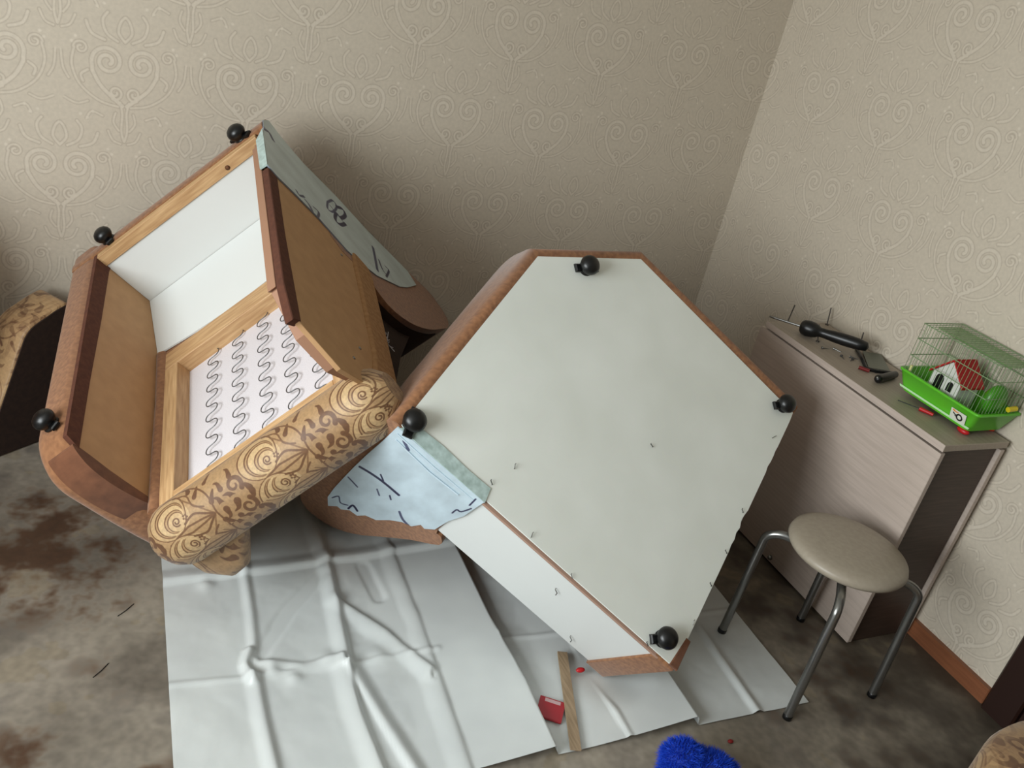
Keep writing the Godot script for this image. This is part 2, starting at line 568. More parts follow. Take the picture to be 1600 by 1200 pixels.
# ---------------------------------------------------------------- scene
func _ready() -> void:
	var cam := Camera3D.new()
	cam.name = "camera"
	cam.transform = Transform3D(Basis(Vector3(0.899554, 0.205814, 0.385283), Vector3(0.00768966, 0.874441, -0.48507), Vector3(-0.436742, 0.43931, 0.785025)).orthonormalized(), Vector3(0, 1.73534, 0))
	cam.fov = 47.0148
	cam.near = 0.02
	add_child(cam)
	cam.current = true
	var we := WorldEnvironment.new()
	we.name = "world_environment"
	var env := Environment.new()
	env.background_mode = Environment.BG_SKY
	var sky := Sky.new()
	var pm := ProceduralSkyMaterial.new()
	pm.sky_top_color = Color(0.72, 0.80, 0.90)
	pm.sky_horizon_color = Color(0.88, 0.91, 0.94)
	pm.ground_bottom_color = Color(0.35, 0.36, 0.34)
	pm.ground_horizon_color = Color(0.6, 0.61, 0.6)
	sky.sky_material = pm
	env.sky = sky
	env.background_energy_multiplier = 1.0
	env.tonemap_mode = Environment.TONE_MAPPER_LINEAR
	env.tonemap_exposure = 1.0
	env.sdfgi_enabled = true
	env.ssao_enabled = true
	env.ssil_enabled = true
	we.environment = env
	add_child(we)
	# daylight that comes in through the window in the left wall
	var day := AreaLight3D.new()
	day.name = "window_daylight"
	day.area_size = Vector2(2.1, 1.35)
	day.light_color = Color(0.975, 1.0, 1.005)
	day.light_energy = 12.8
	day.shadow_enabled = true
	day.transform = Transform3D(Basis(Vector3.UP, -PI / 2), Vector3(LEFT_X + 0.06, 1.5, -0.45))
	add_child(day)

	make_materials()
	room()
	sheet()
	corner_unit()
	seat_unit()
	far_section()
	side_table()
	stool()
	cage()
	tools()
	small_things()

func room() -> void:
	# floor
	var m := MB.new()
	var a := Vector3(LEFT_X - 0.2, 0, FRONT_Z + 0.2)
	var b := Vector3(WALL_X + 0.2, 0, WALL_Z - 0.2)
	var uv := func(p: Vector3) -> Vector2: return Vector2((p.x + 0.9) / 3.6, (p.z + 3.1) / 3.6)
	var c0 := Vector3(a.x, 0, a.z)
	var c1 := Vector3(b.x, 0, a.z)
	var c2 := Vector3(b.x, 0, b.z)
	var c3 := Vector3(a.x, 0, b.z)
	m.quad(c0, c1, c2, c3, uv.call(c0), uv.call(c1), uv.call(c2), uv.call(c3))
	var dn := Vector3(0, -0.15, 0)
	m.quad(c3 + dn, c2 + dn, c1 + dn, c0 + dn)
	m.quad(c0 + dn, c1 + dn, c1, c0)
	m.quad(c1 + dn, c2 + dn, c2, c1)
	m.quad(c2 + dn, c3 + dn, c3, c2)
	m.quad(c3 + dn, c0 + dn, c0, c3)
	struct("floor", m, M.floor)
	m = MB.new()
	m.box(Vector3(LEFT_X - 0.2, CEIL_Y, WALL_Z - 0.2), Vector3(WALL_X + 0.2, CEIL_Y + 0.15, FRONT_Z + 0.2))
	struct("ceiling", m, M.ceiling)
	# papered walls; the paper's repeat is 0.3533 by 0.64 m
	var wall := func(called: String, lo: Vector3, hi: Vector3, along: Vector3, shift: float) -> void:
		var w := MB.new()
		var P := [Vector3(lo.x, lo.y, lo.z), Vector3(hi.x, lo.y, lo.z), Vector3(hi.x, lo.y, hi.z), Vector3(lo.x, lo.y, hi.z)]
		for i in 4:
			var p: Vector3 = P[i]
			var q: Vector3 = P[(i + 1) % 4]
			var up := Vector3(0, hi.y - lo.y, 0)
			var U := func(x: Vector3) -> Vector2: return Vector2((x.dot(along) - shift) / 0.3533 + 0.5, (1.18 - x.y) / 0.64 + 0.25)
			w.quad(q, p, p + up, q + up, U.call(q), U.call(p), U.call(p + up), U.call(q + up))
		w.quad(P[3] + Vector3(0, hi.y - lo.y, 0), P[2] + Vector3(0, hi.y - lo.y, 0), P[1] + Vector3(0, hi.y - lo.y, 0), P[0] + Vector3(0, hi.y - lo.y, 0))
		w.quad(P[0], P[1], P[2], P[3])
		struct(called, w, M.wallpaper)
	wall.call("wall_back", Vector3(LEFT_X - 0.2, 0, WALL_Z - 0.2), Vector3(WALL_X + 0.2, CEIL_Y, WALL_Z), Vector3(1, 0, 0), 0.118)
	wall.call("wall_right", Vector3(WALL_X, 0, WALL_Z), Vector3(WALL_X + 0.2, CEIL_Y, FRONT_Z), Vector3(0, 0, 1), -1.24 - 0.1766)
	wall.call("wall_front", Vector3(LEFT_X - 0.2, 0, FRONT_Z), Vector3(WALL_X + 0.2, CEIL_Y, FRONT_Z + 0.2), Vector3(1, 0, 0), 0.1)
	# left wall with a window opening, z -1.58 to 0.68, y 0.8 to 2.25
	wall.call("wall_left", Vector3(LEFT_X - 0.2, 0, WALL_Z), Vector3(LEFT_X, CEIL_Y, -1.58), Vector3(0, 0, 1), 0.1)
	wall.call("wall_left", Vector3(LEFT_X - 0.2, 0, 0.68), Vector3(LEFT_X, CEIL_Y, FRONT_Z), Vector3(0, 0, 1), 0.1)
	wall.call("wall_left", Vector3(LEFT_X - 0.2, 0, -1.58), Vector3(LEFT_X, 0.8, 0.68), Vector3(0, 0, 1), 0.1)
	wall.call("wall_left", Vector3(LEFT_X - 0.2, 2.25, -1.58), Vector3(LEFT_X, CEIL_Y, 0.68), Vector3(0, 0, 1), 0.1)
	var fr := MB.new()
	for r in [[-1.58, 0.8, -1.52, 2.25], [0.62, 0.8, 0.68, 2.25], [-1.52, 0.8, 0.62, 0.86], [-1.52, 2.19, 0.62, 2.25], [-0.48, 0.86, -0.42, 2.19]]:
		fr.box(Vector3(LEFT_X - 0.15, r[1], r[0]), Vector3(LEFT_X - 0.09, r[3], r[2]), 0.004)
	var win := struct("window_1", fr, M.white_bright)
	var gl := MB.new()
	gl.box(Vector3(LEFT_X - 0.124, 0.85, -1.53), Vector3(LEFT_X - 0.118, 2.2, 0.63))
	var glass := mat(Color(0.95, 0.98, 1.0, 0.06), 0.02)
	glass.transparency = BaseMaterial3D.TRANSPARENCY_ALPHA
	obj("pane", gl, glass, win)
	# skirting
	m = MB.new()
	m.box(Vector3(WALL_X - 0.016, 0.0, WALL_Z), Vector3(WALL_X, 0.058, -1.083), 0.004)
	struct("baseboard_right", m, M.baseboard)
	m = MB.new()
	m.box(Vector3(LEFT_X, 0.0, WALL_Z), Vector3(WALL_X - 0.016, 0.058, WALL_Z + 0.016), 0.004)
	struct("baseboard_back", m, M.baseboard)
	m = MB.new()
	m.box(Vector3(WALL_X - 0.022, 0.0, -1.083), Vector3(WALL_X, 0.03, -1.04), 0.006)
	struct("trim_1", m, mat(Color(0.45, 0.37, 0.34), 0.4))
	# door in the right wall, at the edge of the picture
	m = MB.new()
	m.box(Vector3(WALL_X - 0.03, 0.0, -1.08), Vector3(WALL_X, 2.08, -0.98), 0.006)
	m.box(Vector3(WALL_X - 0.03, 2.0, -0.98), Vector3(WALL_X, 2.08, -0.2), 0.006)
	m.box(Vector3(WALL_X - 0.03, 0.0, -0.2), Vector3(WALL_X, 2.08, -0.1), 0.006)
	var dr := struct("door_1", m, M.doorwood)
	m = MB.new()
	m.box(Vector3(WALL_X - 0.018, 0.006, -0.978), Vector3(WALL_X - 0.004, 1.998, -0.202), 0.003)
	obj("leaf", m, M.doorwood, dr)

# ---------------------------------------------------------------- plastic cloth on the floor
func sheet() -> void:
	var ridges := []
	var add := func(pts: Array, h: float, wl: float, wr: float) -> void: ridges.append([v2(pts), h, wl, wr])
	# pleats left by folding: broad on one side, steep on the other (height, width towards -x, width towards +x)
	add.call([0.41, -2.45, 0.409, -1.997, 0.402, -1.84, 0.387, -1.677], 0.008, 0.022, 0.02)
	add.call([0.65, -2.45, 0.647, -2.018, 0.631, -1.826, 0.614, -1.62], 0.015, 0.04, 0.02)
	add.call([0.606, -1.6, 0.6, -1.443, 0.615, -1.2], 0.016, 0.05, 0.014)
	add.call([0.612, -1.598, 0.644, -1.433, 0.69, -1.22], 0.014, 0.018, 0.04)
	add.call([0.86, -2.45, 0.845, -1.974, 0.839, -1.721, 0.822, -1.476, 0.805, -1.2], 0.014, 0.07, 0.035)
	add.call([0.643, -1.837, 0.737, -1.705, 0.813, -1.54], 0.012, 0.05, 0.02)
	add.call([1.056, -2.45, 1.048, -2.053, 1.049, -1.958, 1.04, -1.709, 1.046, -1.445, 1.032, -1.2], 0.034, 0.36, 0.014)
	add.call([1.236, -1.8, 1.254, -1.554, 1.251, -1.446, 1.253, -1.2], 0.016, 0.02, 0.05)
	add.call([1.48, -2.0, 1.464, -1.403, 1.46, -1.2], 0.038, 0.38, 0.012)
	add.call([1.7, -2.0, 1.692, -1.487, 1.673, -1.2], 0.010, 0.02, 0.025)
	add.call([0.38, -1.613, 0.377, -1.492, 0.381, -1.2], 0.011, 0.035, 0.02)
	add.call([0.375, -1.70, 0.36, -1.656, 0.37, -1.60], 0.015, 0.02, 0.02)
	add.call([0.40, -1.68, 0.5, -1.83, 0.62, -1.96], -0.006, 0.035, 0.03)
	add.call([0.75, -1.98, 0.76, -1.84], -0.008, 0.03, 0.03)
	# cross creases (mainly along x)
	add.call([0.19, -1.997, 0.414, -2.002, 0.647, -2.018, 0.867, -2.022, 1.056, -2.014], 0.014, 0.016, 0.06)
	add.call([0.17, -1.63, 0.38, -1.613, 0.491, -1.612, 0.606, -1.607, 0.86, -1.61], 0.004, 0.014, 0.014)
	add.call([0.39, -1.66, 0.5, -1.625, 0.6, -1.63], 0.008, 0.02, 0.02)
	add.call([1.05, -1.62, 1.25, -1.6, 1.45, -1.61, 1.88, -1.6], 0.004, 0.014, 0.014)
	var bumps := [[0.42, -1.63, 0.03, 0.014], [0.47, -1.59, 0.03, 0.01], [0.57, -1.63, 0.04, 0.012], [0.7, -1.62, 0.05, 0.010], [0.66, -1.7, 0.03, -0.006], [0.3, -1.97, 0.03, 0.008], [0.76, -1.56, 0.05, -0.005]]
	var noise := FastNoiseLite.new()
	noise.seed = 2
	noise.frequency = 3.0
	var NX := 300
	var NZ := 200
	var pts := []
	for j in NZ + 1:
		var row := PackedVector3Array()
		for i in NX + 1:
			var u := float(i) / NX
			var v := float(j) / NZ
			var x := lerpf(0.165, 1.86, u) + lerpf(0.0, 0.04, v)
			var z := lerpf(-1.23, -2.42, v) + 0.016 * u
			var p := Vector2(x, z)
			var h := 0.004 + 0.004 * absf(noise.get_noise_2d(x, z))
			for r in ridges:
				var best := 1e9
				var near := Vector2()
				var end_f := 1.0
				var L: PackedVector2Array = r[0]
				for s in L.size() - 1:
					var q := Geometry2D.get_closest_point_to_segment(p, L[s], L[s + 1])
					var dq := p.distance_squared_to(q)
					if dq < best:
						best = dq
						near = q
				var d := sqrt(best)
				var along_x := absf(L[-1].x - L[0].x) > absf(L[-1].y - L[0].y)
				var side := (p.y - near.y) if along_x else (near.x - p.x)
				var wd: float = r[2] if side > 0.0 else r[3]
				if d < wd:
					var t := 1.0 - d / wd
					var k := t * t * (3 - 2 * t) if wd < 0.1 else pow(t, 1.4)
					h = maxf(h, 0.003 + r[1] * k) if r[1] > 0.03 else h + r[1] * k
			for b in bumps:
				var d2: float = p.distance_squared_to(Vector2(b[0], b[1])) / (b[2] * b[2])
				h += b[3] * exp(-d2 * 2.0)
			var press := 1.0
			for q in [Vector3(1.3, -1.45, 0.16), Vector3(1.768, -1.519, 0.06), Vector3(1.75, -1.184, 0.06)]:
				press = minf(press, smoothstep(0.25, 1.0, p.distance_to(Vector2(q.x, q.y)) / q.z))
			row.append(Vector3(x, 0.002 + maxf(h - 0.002, 0.0) * press, z))
		pts.append(row)
	var m := MB.new().smooth()
	for j in NZ:
		for i in NX:
			m.quad(pts[j][i], pts[j][i + 1], pts[j + 1][i + 1], pts[j + 1][i])
	var o := obj("plastic_cloth", m, M.sheet)
	tag(o, "creased pale grey plastic cloth spread over the floor under the sofa parts", "sheet")

# ---------------------------------------------------------------- ball foot with a winged base plate; local z points into the furniture
func foot(parent: Node3D, at: Vector3, turn: float) -> void:
	var xf := Transform3D(Basis(Vector3(0, 0, 1), turn) * Basis(Vector3.RIGHT, PI), at)
	var m := MB.new().smooth()
	m.lathe([[0.0, 0.0], [0.022, 0.0], [0.022, 0.004], [0.019, 0.006], [0.022, 0.010], [0.0265, 0.016], [0.029, 0.024], [0.0275, 0.032], [0.022, 0.040], [0.012, 0.0455], [0.0, 0.047]], 24, xf)
	m.flat()
	m.box(Vector3(-0.038, -0.012, 0.0), Vector3(0.038, 0.012, 0.012), 0.003, xf)
	obj("foot", m, M.black, parent)

# ---------------------------------------------------------------- corner unit: its white underside faces us
const U2X := 0.914
const U2Y := 0.93
func corner_unit() -> void:
	var xf := Transform3D(Basis(Vector3(-0.719, 0.506, -0.476), Vector3(0.691, 0.452, -0.564), Vector3(-0.071, -0.735, -0.675)).orthonormalized(), Vector3(1.309, 0.243, -1.218))
	var t := thing("corner_sofa_unit", "upturned corner sofa unit with a large white five-sided underside panel and black ball feet", "sofa", xf)
	var rng := RandomNumberGenerator.new()
	rng.seed = 7
	# underside panel, with a chipped edge along y = U2Y side x = 0
	var o := PackedVector2Array()
	o.append(Vector2(0.012, 0.0))
	o.append(Vector2(U2X - 0.004, 0.002))
	o.append(Vector2(U2X - 0.004, 0.655))
	o.append(Vector2(0.668, U2Y - 0.008))
	o.append(Vector2(0.004, U2Y - 0.02))
	for i in 40:
		var f := 1.0 - (i + 1) / 42.0
		o.append(Vector2(0.002 + (rng.randf() * 0.006 if rng.randf() < 0.4 and f > 0.35 and f < 0.85 else 0.0), 0.014 + f * (U2Y - 0.05)))
	var m := MB.new()
	m.prism(ccw(o), -0.004, 0.0, 0.001)
	obj("underside_panel", m, M.white_board, t, "large white hardboard underside")
	# upholstered back, swept round three sides: outward distance, depth
	var prof := resample(v2([-0.012, -0.002, 0.008, -0.006, 0.022, 0.010, 0.03, 0.045, 0.04, 0.11, 0.038, 0.2, 0.024, 0.3, 0.006, 0.44, -0.018, 0.6, -0.038, 0.72, -0.068, 0.79, -0.10, 0.82, -0.14, 0.79, -0.18, 0.70, -0.23, 0.55, -0.275, 0.45, -0.325, 0.37, -0.31, 0.32, -0.29, 0.3, -0.26, 0.02]), 3)
	var flare := resample(v2([-0.012, -0.002, 0.008, -0.006, 0.022, 0.010, 0.027, 0.05, 0.028, 0.11, 0.03, 0.2, 0.034, 0.3, 0.036, 0.44, 0.034, 0.6, 0.022, 0.74, -0.01, 0.82, -0.06, 0.845, -0.13, 0.82, -0.19, 0.735, -0.24, 0.60, -0.285, 0.48, -0.335, 0.375, -0.315, 0.325, -0.29, 0.3, -0.26, 0.02]), 3)
	var flares := [1.0, 0.35, 0.0, 0.0, 0.0, 0.0, 0.3, 0.6]
	var chain := [Vector2(U2X, -0.002), Vector2(U2X, 0.2), Vector2(U2X, 0.42), Vector2(U2X, 0.66), Vector2(0.673, U2Y), Vector2(0.4, U2Y), Vector2(0.2, U2Y), Vector2(0.0, U2Y)]
	var outs := [Vector2(1, 0), Vector2(1, 0), Vector2(1, 0), Vector2(1, 0.40), Vector2(0.40, 1), Vector2(0, 1), Vector2(0, 1), Vector2(0, 1)]
	var rings := []
	for k in chain.size():
		var ring := PackedVector3Array()
		for i in prof.size():
			var q := prof[i].lerp(flare[i], flares[k])
			var d: Vector2 = chain[k] + outs[k] * q.x
			ring.append(Vector3(d.x, d.y, q.y))
		rings.append(ring)
	m = MB.new().smooth()
	m.loft(rings)
	var capshape := PackedVector2Array()
	for q in flare:
		capshape.append(q)
	m.cap(rings[0], capshape, false)
	m.cap(rings[-1], capshape, true)
	obj("back", m, M.velour, t, "brown velour back")
	# box walls under the seat
	m = MB.new()
	m.box(Vector3(0.06, 0.001, 0.0165), Vector3(0.645, 0.013, 0.31), 0.001)
	obj("apron", m, M.white_bright, t, "white hardboard side")
	m = MB.new()
	m.box(Vector3(0.003, 0.02, 0.002), Vector3(0.013, 0.66, 0.31), 0.001)
	obj("apron", m, M.white_bright, t)
	m = MB.new()
	m.box(Vector3(0.05, -0.006, 0.0035), Vector3(0.645, 0.006, 0.0125), 0.001)
	obj("batten", m, M.batten, t, "thin wooden batten along the panel edge")
	# seat behind the box
	m = MB.new().smooth()
	m.prism(fillet(v2([0.02, 0.02, 0.63, 0.01, 0.63, 0.35, 0.35, 0.64, 0.01, 0.64]), [0.03]), 0.31, 0.335, 0.01, Transform3D(), 3)
	obj("seat", m, M.velour_dark, t)
	# velour wrapped front corner
	m = MB.new().smooth()
	m.prism(fillet(v2([-0.004, -0.006, 0.062, -0.006, 0.062, 0.02, 0.02, 0.06, -0.004, 0.06]), [0.004]), -0.002, 0.325, 0.012, Transform3D(), 3)
	obj("front_corner", m, M.velour, t)
	m = MB.new()
	m.prism(ccw(v2([-0.007, -0.002, 0.02, -0.002, 0.008, 0.085, -0.007, 0.085])), -0.007, 0.004, 0.002)
	obj("edging", m, M.velour_dark, t)
	# protective film over the raw end of the back, wrapped onto the underside
	var f := v2([0.912, -0.002, 0.906, 0.109, 0.902, 0.227, 0.896, 0.34, 0.888, 0.45, 0.880, 0.55, 0.870, 0.633, 0.847, 0.687, 0.83, 0.64, 0.816, 0.64, 0.80, 0.60, 0.774, 0.594, 0.762, 0.55, 0.734, 0.524, 0.715, 0.46, 0.693, 0.412, 0.668, 0.39, 0.66, 0.34, 0.645, 0.345, 0.63, 0.303, 0.636, 0.209, 0.631, 0.121, 0.640, 0.024, 0.642, -0.006])
	m = MB.new()
	m.prism(ccw(f), 0.004, 0.007, 0.0, Transform3D(Basis(Vector3(1, 0, 0), Vector3(0, 0, 1), Vector3(0, -1, 0)), Vector3.ZERO))
	var film := obj("protective_film", m, M.film_blue, t, "pale blue protective film with dark ink marks")
	m = MB.new()
	m.prism(v2([0.64, -0.006, 0.905, -0.006, 0.898, 0.01, 0.885, 0.028, 0.80, 0.033, 0.72, 0.03, 0.648, 0.032]), -0.007, -0.004)
	obj("folded_edge", m, M.film_green, film)
	m = MB.new().smooth()
	m.tube(PackedVector3Array([Vector3(0.69, -0.009, 0.05), Vector3(0.78, -0.010, 0.06), Vector3(0.89, -0.009, 0.05)]), 0.0025, 6)
	m.tube(PackedVector3Array([Vector3(0.66, -0.008, 0.02), Vector3(0.78, -0.009, 0.025), Vector3(0.9, -0.009, 0.022)]), 0.002, 6)
	obj("crease", m, M.film_blue, film)
	foot(t, Vector3(0.893, 0.022, -0.004), 1.25)
	foot(t, Vector3(0.783, 0.742, -0.004), 2.3)
	foot(t, Vector3(0.05, 0.895, -0.004), -0.78)
	foot(t, Vector3(0.070, 0.036, -0.004), -0.68)
	# bent staples left along the edges
	var st := [[0.655, 0.045, 0.4], [0.5, 0.012, 1.2], [0.36, 0.0, 0.5], [0.10, -0.002, 0.3], [0.012, 0.25, 0.2], [0.01, 0.13, 1.0], [0.012, 0.36, 0.1], [0.02, 0.5, 0.4], [0.03, 0.78, 2.0], [0.35, 0.45, 0.0], [0.63, 0.12, 1.0]]
	for s in st:
		m = MB.new()
		var e := Vector3(cos(s[2]), sin(s[2]), 0) * 0.005
		var c := Vector3(s[0], s[1], -0.004)
		m.tube(PackedVector3Array([c - e, c - e + Vector3(0, 0, -0.003), c + e + Vector3(0, 0, -0.005), c + e * 1.3 + Vector3(0, 0, -0.009)]), 0.0011, 5)
		obj("staple", m, M.black if s[2] < 0.45 else M.chrome, t)
	for s in [[0.33, 0.1], [0.16, 0.26]]:
		m = MB.new()
		var c := Vector3(s[0], 0.0, s[1])
		m.tube(PackedVector3Array([c + Vector3(0.006, 0, 0), c + Vector3(0.005, -0.004, 0.0), c + Vector3(-0.006, -0.006, 0.005), c + Vector3(-0.008, -0.009, 0.012)]), 0.0014, 5)
		obj("staple", m, M.chrome, t)

# ---------------------------------------------------------------- seat unit: we look into its open base
func seat_unit() -> void:
	var xf := Transform3D(Basis(Vector3(0.673, 0.719, 0.176), Vector3(-0.092, -0.154, 0.984), Vector3(0.734, -0.678, -0.038)).orthonormalized(), Vector3(0.041, 0.63, -2.798))
	var t := thing("open_sofa_unit", "sofa seat unit tipped on its side showing its open base, zigzag springs and one armrest", "sofa", xf)
	var yz := Basis(Vector3(0, 1, 0), Vector3(0, 0, 1), Vector3(1, 0, 0))  # (u, v, w) -> (y, z, x)
	# back: profile (y, z) lofted from the arm end to the bare end
	var pa := v2([-0.006, -0.004, -0.03, -0.006, -0.068, 0.004, -0.085, 0.05, -0.08, 0.1, -0.075, 0.185, -0.09, 0.35, -0.095, 0.52, -0.1, 0.72, -0.1, 0.84, -0.09, 0.92, -0.05, 0.96, 0.0, 0.94, 0.08, 0.86, 0.18, 0.74, 0.27, 0.62, 0.31, 0.51, 0.29, 0.41, 0.28, 0.262, -0.006, 0.215])
	var pb := v2([-0.006, -0.004, -0.03, -0.006, -0.07, 0.004, -0.118, 0.03, -0.09, 0.09, -0.08, 0.185, -0.114, 0.35, -0.12, 0.52, -0.17, 0.77, -0.205, 0.9, -0.2, 0.97, -0.14, 1.025, -0.05, 1.0, 0.06, 0.91, 0.2, 0.78, 0.31, 0.64, 0.35, 0.52, 0.3, 0.42, 0.28, 0.262, -0.006, 0.215])
	pa.append(pa[0])
	pb.append(pb[0])
	var A := resample(pa, 3)
	var B := resample(pb, 3)
	A.remove_at(A.size() - 1)
	B.remove_at(B.size() - 1)
	var rings := []
	for k in 9:
		var f := k / 8.0
		var x := lerpf(-0.1, 0.655, f)
		var ring := PackedVector3Array()
		for i in A.size():
			var q := A[i].lerp(B[i], f)
			ring.append(Vector3(x, q.x, q.y))
		rings.append(ring)
	var area := 0.0
	for i in A.size():
		area += A[i].cross(A[(i + 1) % A.size()])
	if area < 0.0:
		for r in rings:
			r.reverse()
		A.reverse()
		B.reverse()
	var m := MB.new().smooth()
	m.loft(rings)
	m.cap(rings[0], A, false)
	m.cap(rings[-1], B, true)
	obj("back", m, M.velour, t, "brown velour back")
	var line := resample(v2([0.292, 0.395, 0.325, 0.46, 0.352, 0.52, 0.315, 0.645, 0.205, 0.785, 0.085, 0.895]), 4)  # dark sheet added to put shade into the hollow before the back
	m = MB.new().smooth()
	for k in line.size() - 1:
		var p0 := line[k]
		var p1 := line[k + 1]
		m.quad(Vector3(0.0, p0.x - 0.012, p0.y), Vector3(0.64, p0.x + 0.006, p0.y), Vector3(0.64, p1.x + 0.006, p1.y), Vector3(0.0, p1.x - 0.012, p1.y))
		m.quad(Vector3(0.0, p0.x - 0.016, p0.y), Vector3(0.0, p1.x - 0.016, p1.y), Vector3(0.64, p1.x + 0.002, p1.y), Vector3(0.64, p0.x + 0.002, p0.y))
	var shade_sheet := obj("shade_sheet", m, M.darkbrown, t, "dark brown sheet added to deepen the shade")
	m = MB.new().smooth()
	m = MB.new()
	m.prism(ccw(v2([0.29, 0.40, 0.9, 0.35, 0.95, 0.39, 0.75, 0.5, 0.5, 0.6, 0.2, 0.75])), 0.606, 0.612, 0.0, Transform3D(yz, Vector3.ZERO))  # dark panel added to fill the side gap with shade
	obj("shade_flap", m, M.darkbrown, shade_sheet)
	m = MB.new().smooth()
	var tuft := RandomNumberGenerator.new()
	tuft.seed = 4
	for k in 16:
		var c := Vector3(0.613, tuft.randf_range(0.44, 0.53), tuft.randf_range(0.49, 0.54))
		m.tube(PackedVector3Array([c, c + Vector3(0.006, tuft.randfn() * 0.008, tuft.randfn() * 0.008), c + Vector3(0.01, tuft.randfn() * 0.014, tuft.randfn() * 0.014)]), 0.0012, 4)
	obj("wadding", m, M.cloth_white, shade_sheet, "wisps of white wadding").set_meta("kind", "stuff")
	# armrest
	var arm := fillet(v2([-0.1, -0.004, 0.80, -0.004, 0.89, 0.06, 0.895, 0.3, 0.87, 0.55, 0.70, 0.60, -0.05, 0.60]), [0.02, 0.12, 0.09, 0.1, 0.08, 0.1, 0.05], 5)
	m = MB.new().smooth()
	m.prism(ccw(arm), -0.118, -0.006, 0.03, Transform3D(yz, Vector3.ZERO), 4)
	obj("armrest", m, M.velour, t, "rounded brown velour armrest")
	# front of the armrest and its inner board
	m = MB.new()
	m.prism(ccw(v2([0.0, 0.028, 0.855, 0.03, 0.872, 0.252, -0.005, 0.25])), -0.007, 0.002, 0.0, Transform3D(yz, Vector3.ZERO))
	obj("side_board", m, M.brown_board, t, "bare brown hardboard inside of the armrest")
	m = MB.new()
	m.prism(ccw(v2([0.0, -0.004, 0.84, -0.004, 0.858, 0.034, 0.6, 0.036, 0.3, 0.043, 0.04, 0.045, 0.0, 0.05])), -0.008, 0.005, 0.0, Transform3D(yz, Vector3.ZERO))
	obj("folded_fabric", m, M.rust, t, "rust-coloured turned-in fabric")
	m = MB.new()
	m.prism(ccw(resample(v2([0.872, 0.262, 0.888, 0.265, 0.902, 0.2, 0.904, 0.12, 0.888, 0.055, 0.852, 0.02, 0.866, 0.14]), 7)), -0.075, 0.003, 0.0, Transform3D(yz, Vector3.ZERO), 1)
	obj("arm_front", m, M.velour_dark, t)
	# inside of the back and the panel behind the springs
	m = MB.new()
	m.box(Vector3(0.003, 0.004, 0.03), Vector3(0.615, 0.016, 0.212))
	obj("back_board", m, M.white_bright, t, "white hardboard inside of the back")
	m = MB.new()
	var qa := Vector3(0.003, 0.02, 0.206)
	var qb := Vector3(0.615, 0.02, 0.206)
	var cols := 12
	for i in cols:
		var x0 := lerpf(0.003, 0.615, float(i) / cols)
		var x1 := lerpf(0.003, 0.615, float(i + 1) / cols)
		var z0 := 0.25 + 0.006 * sin(PI * i / cols)
		var z1 := 0.25 + 0.006 * sin(PI * (i + 1) / cols)
		var s0 := 0.262 + 0.024 * sin(PI * i / cols)
		var s1 := 0.262 + 0.024 * sin(PI * (i + 1) / cols)
		m.quad(Vector3(x0, 0.018, 0.206), Vector3(x0, s0, z0), Vector3(x1, s1, z1), Vector3(x1, 0.018, 0.206))
		var dz := Vector3(0, 0, 0.005)
		m.quad(Vector3(x0, 0.018, 0.206) + dz, Vector3(x1, 0.018, 0.206) + dz, Vector3(x1, s1, z1) + dz, Vector3(x0, s0, z0) + dz)
		m.quad(Vector3(x0, s0, z0), Vector3(x0, s0, z0) + dz, Vector3(x1, s1, z1) + dz, Vector3(x1, s1, z1))
	obj("seat_board", m, M.white_bright, t, "white hardboard under the back of the seat")
	m = MB.new()
	m.box(Vector3(0.0, -0.004, -0.003), Vector3(0.625, 0.022, 0.034), 0.0015)
	var rail := obj("back_rail", m, M.pine, t, "pine batten along the back edge")
	m = MB.new().smooth()
	m.lathe([[0.0, 0.0], [0.008, 0.0], [0.0, 0.0008]], 12, Transform3D(Basis(Vector3.RIGHT, -PI / 2), Vector3(0.5, 0.0222, 0.019)))
	obj("knot", m, mat(Color(0.42, 0.26, 0.14), 0.7), rail)
	# bare side without an armrest
	m = MB.new()
	m.prism(ccw(v2([0.06, 0.002, 0.86, 0.002, 0.97, 0.07, 0.99, 0.17, 0.92, 0.3, 0.84, 0.36, 0.28, 0.38, 0.06, 0.26])), 0.616, 0.645, 0.001, Transform3D(yz, Vector3.ZERO))
	obj("side_frame", m, M.edge_board, t)
	m = MB.new()
	m.prism(ccw(v2([0.25, 0.03, 0.97, 0.036, 1.01, 0.17, 0.96, 0.30, 0.90, 0.345, 0.84, 0.372, 0.5, 0.392, 0.25, 0.40])), 0.642, 0.654, 0.001, Transform3D(yz, Vector3.ZERO))
	var sb := obj("side_board", m, M.brown_board, t, "bare brown hardboard side")
	m = MB.new().smooth()
	m.prism(fillet(ccw(v2([0.24, 0.36, 0.5, 0.352, 0.8, 0.335, 0.9, 0.31, 0.94, 0.36, 0.85, 0.42, 0.6, 0.435, 0.3, 0.45, 0.25, 0.44])), [0.02], 3), 0.64, 0.664, 0.008, Transform3D(yz, Vector3.ZERO), 2)
	obj("frayed_fabric", m, grainy(noise_tex(51, 0.05, Color(0.56, 0.41, 0.26), Color(0.69, 0.53, 0.36), 4), Vector3(4, 4, 4), 0.95), t)
	for q in [[0.34, 0.30], [0.82, 0.28], [0.9, 0.24]]:
		m = MB.new().smooth()
		m.lathe([[0.0, 0.0], [0.005, 0.0], [0.004, 0.002], [0.0, 0.003]], 10, Transform3D(Basis(Vector3.UP, PI / 2), Vector3(0.654, q[0], q[1])))
		obj("screw", m, M.chrome, sb)
	m = MB.new()
	m.prism(ccw(v2([0.27, -0.004, 0.86, -0.004, 0.99, 0.012, 0.965, 0.042, 0.6, 0.032, 0.27, 0.034])), 0.634, 0.656, 0.002, Transform3D(yz, Vector3.ZERO))
	obj("folded_fabric", m, M.rust, t)
	m = MB.new()
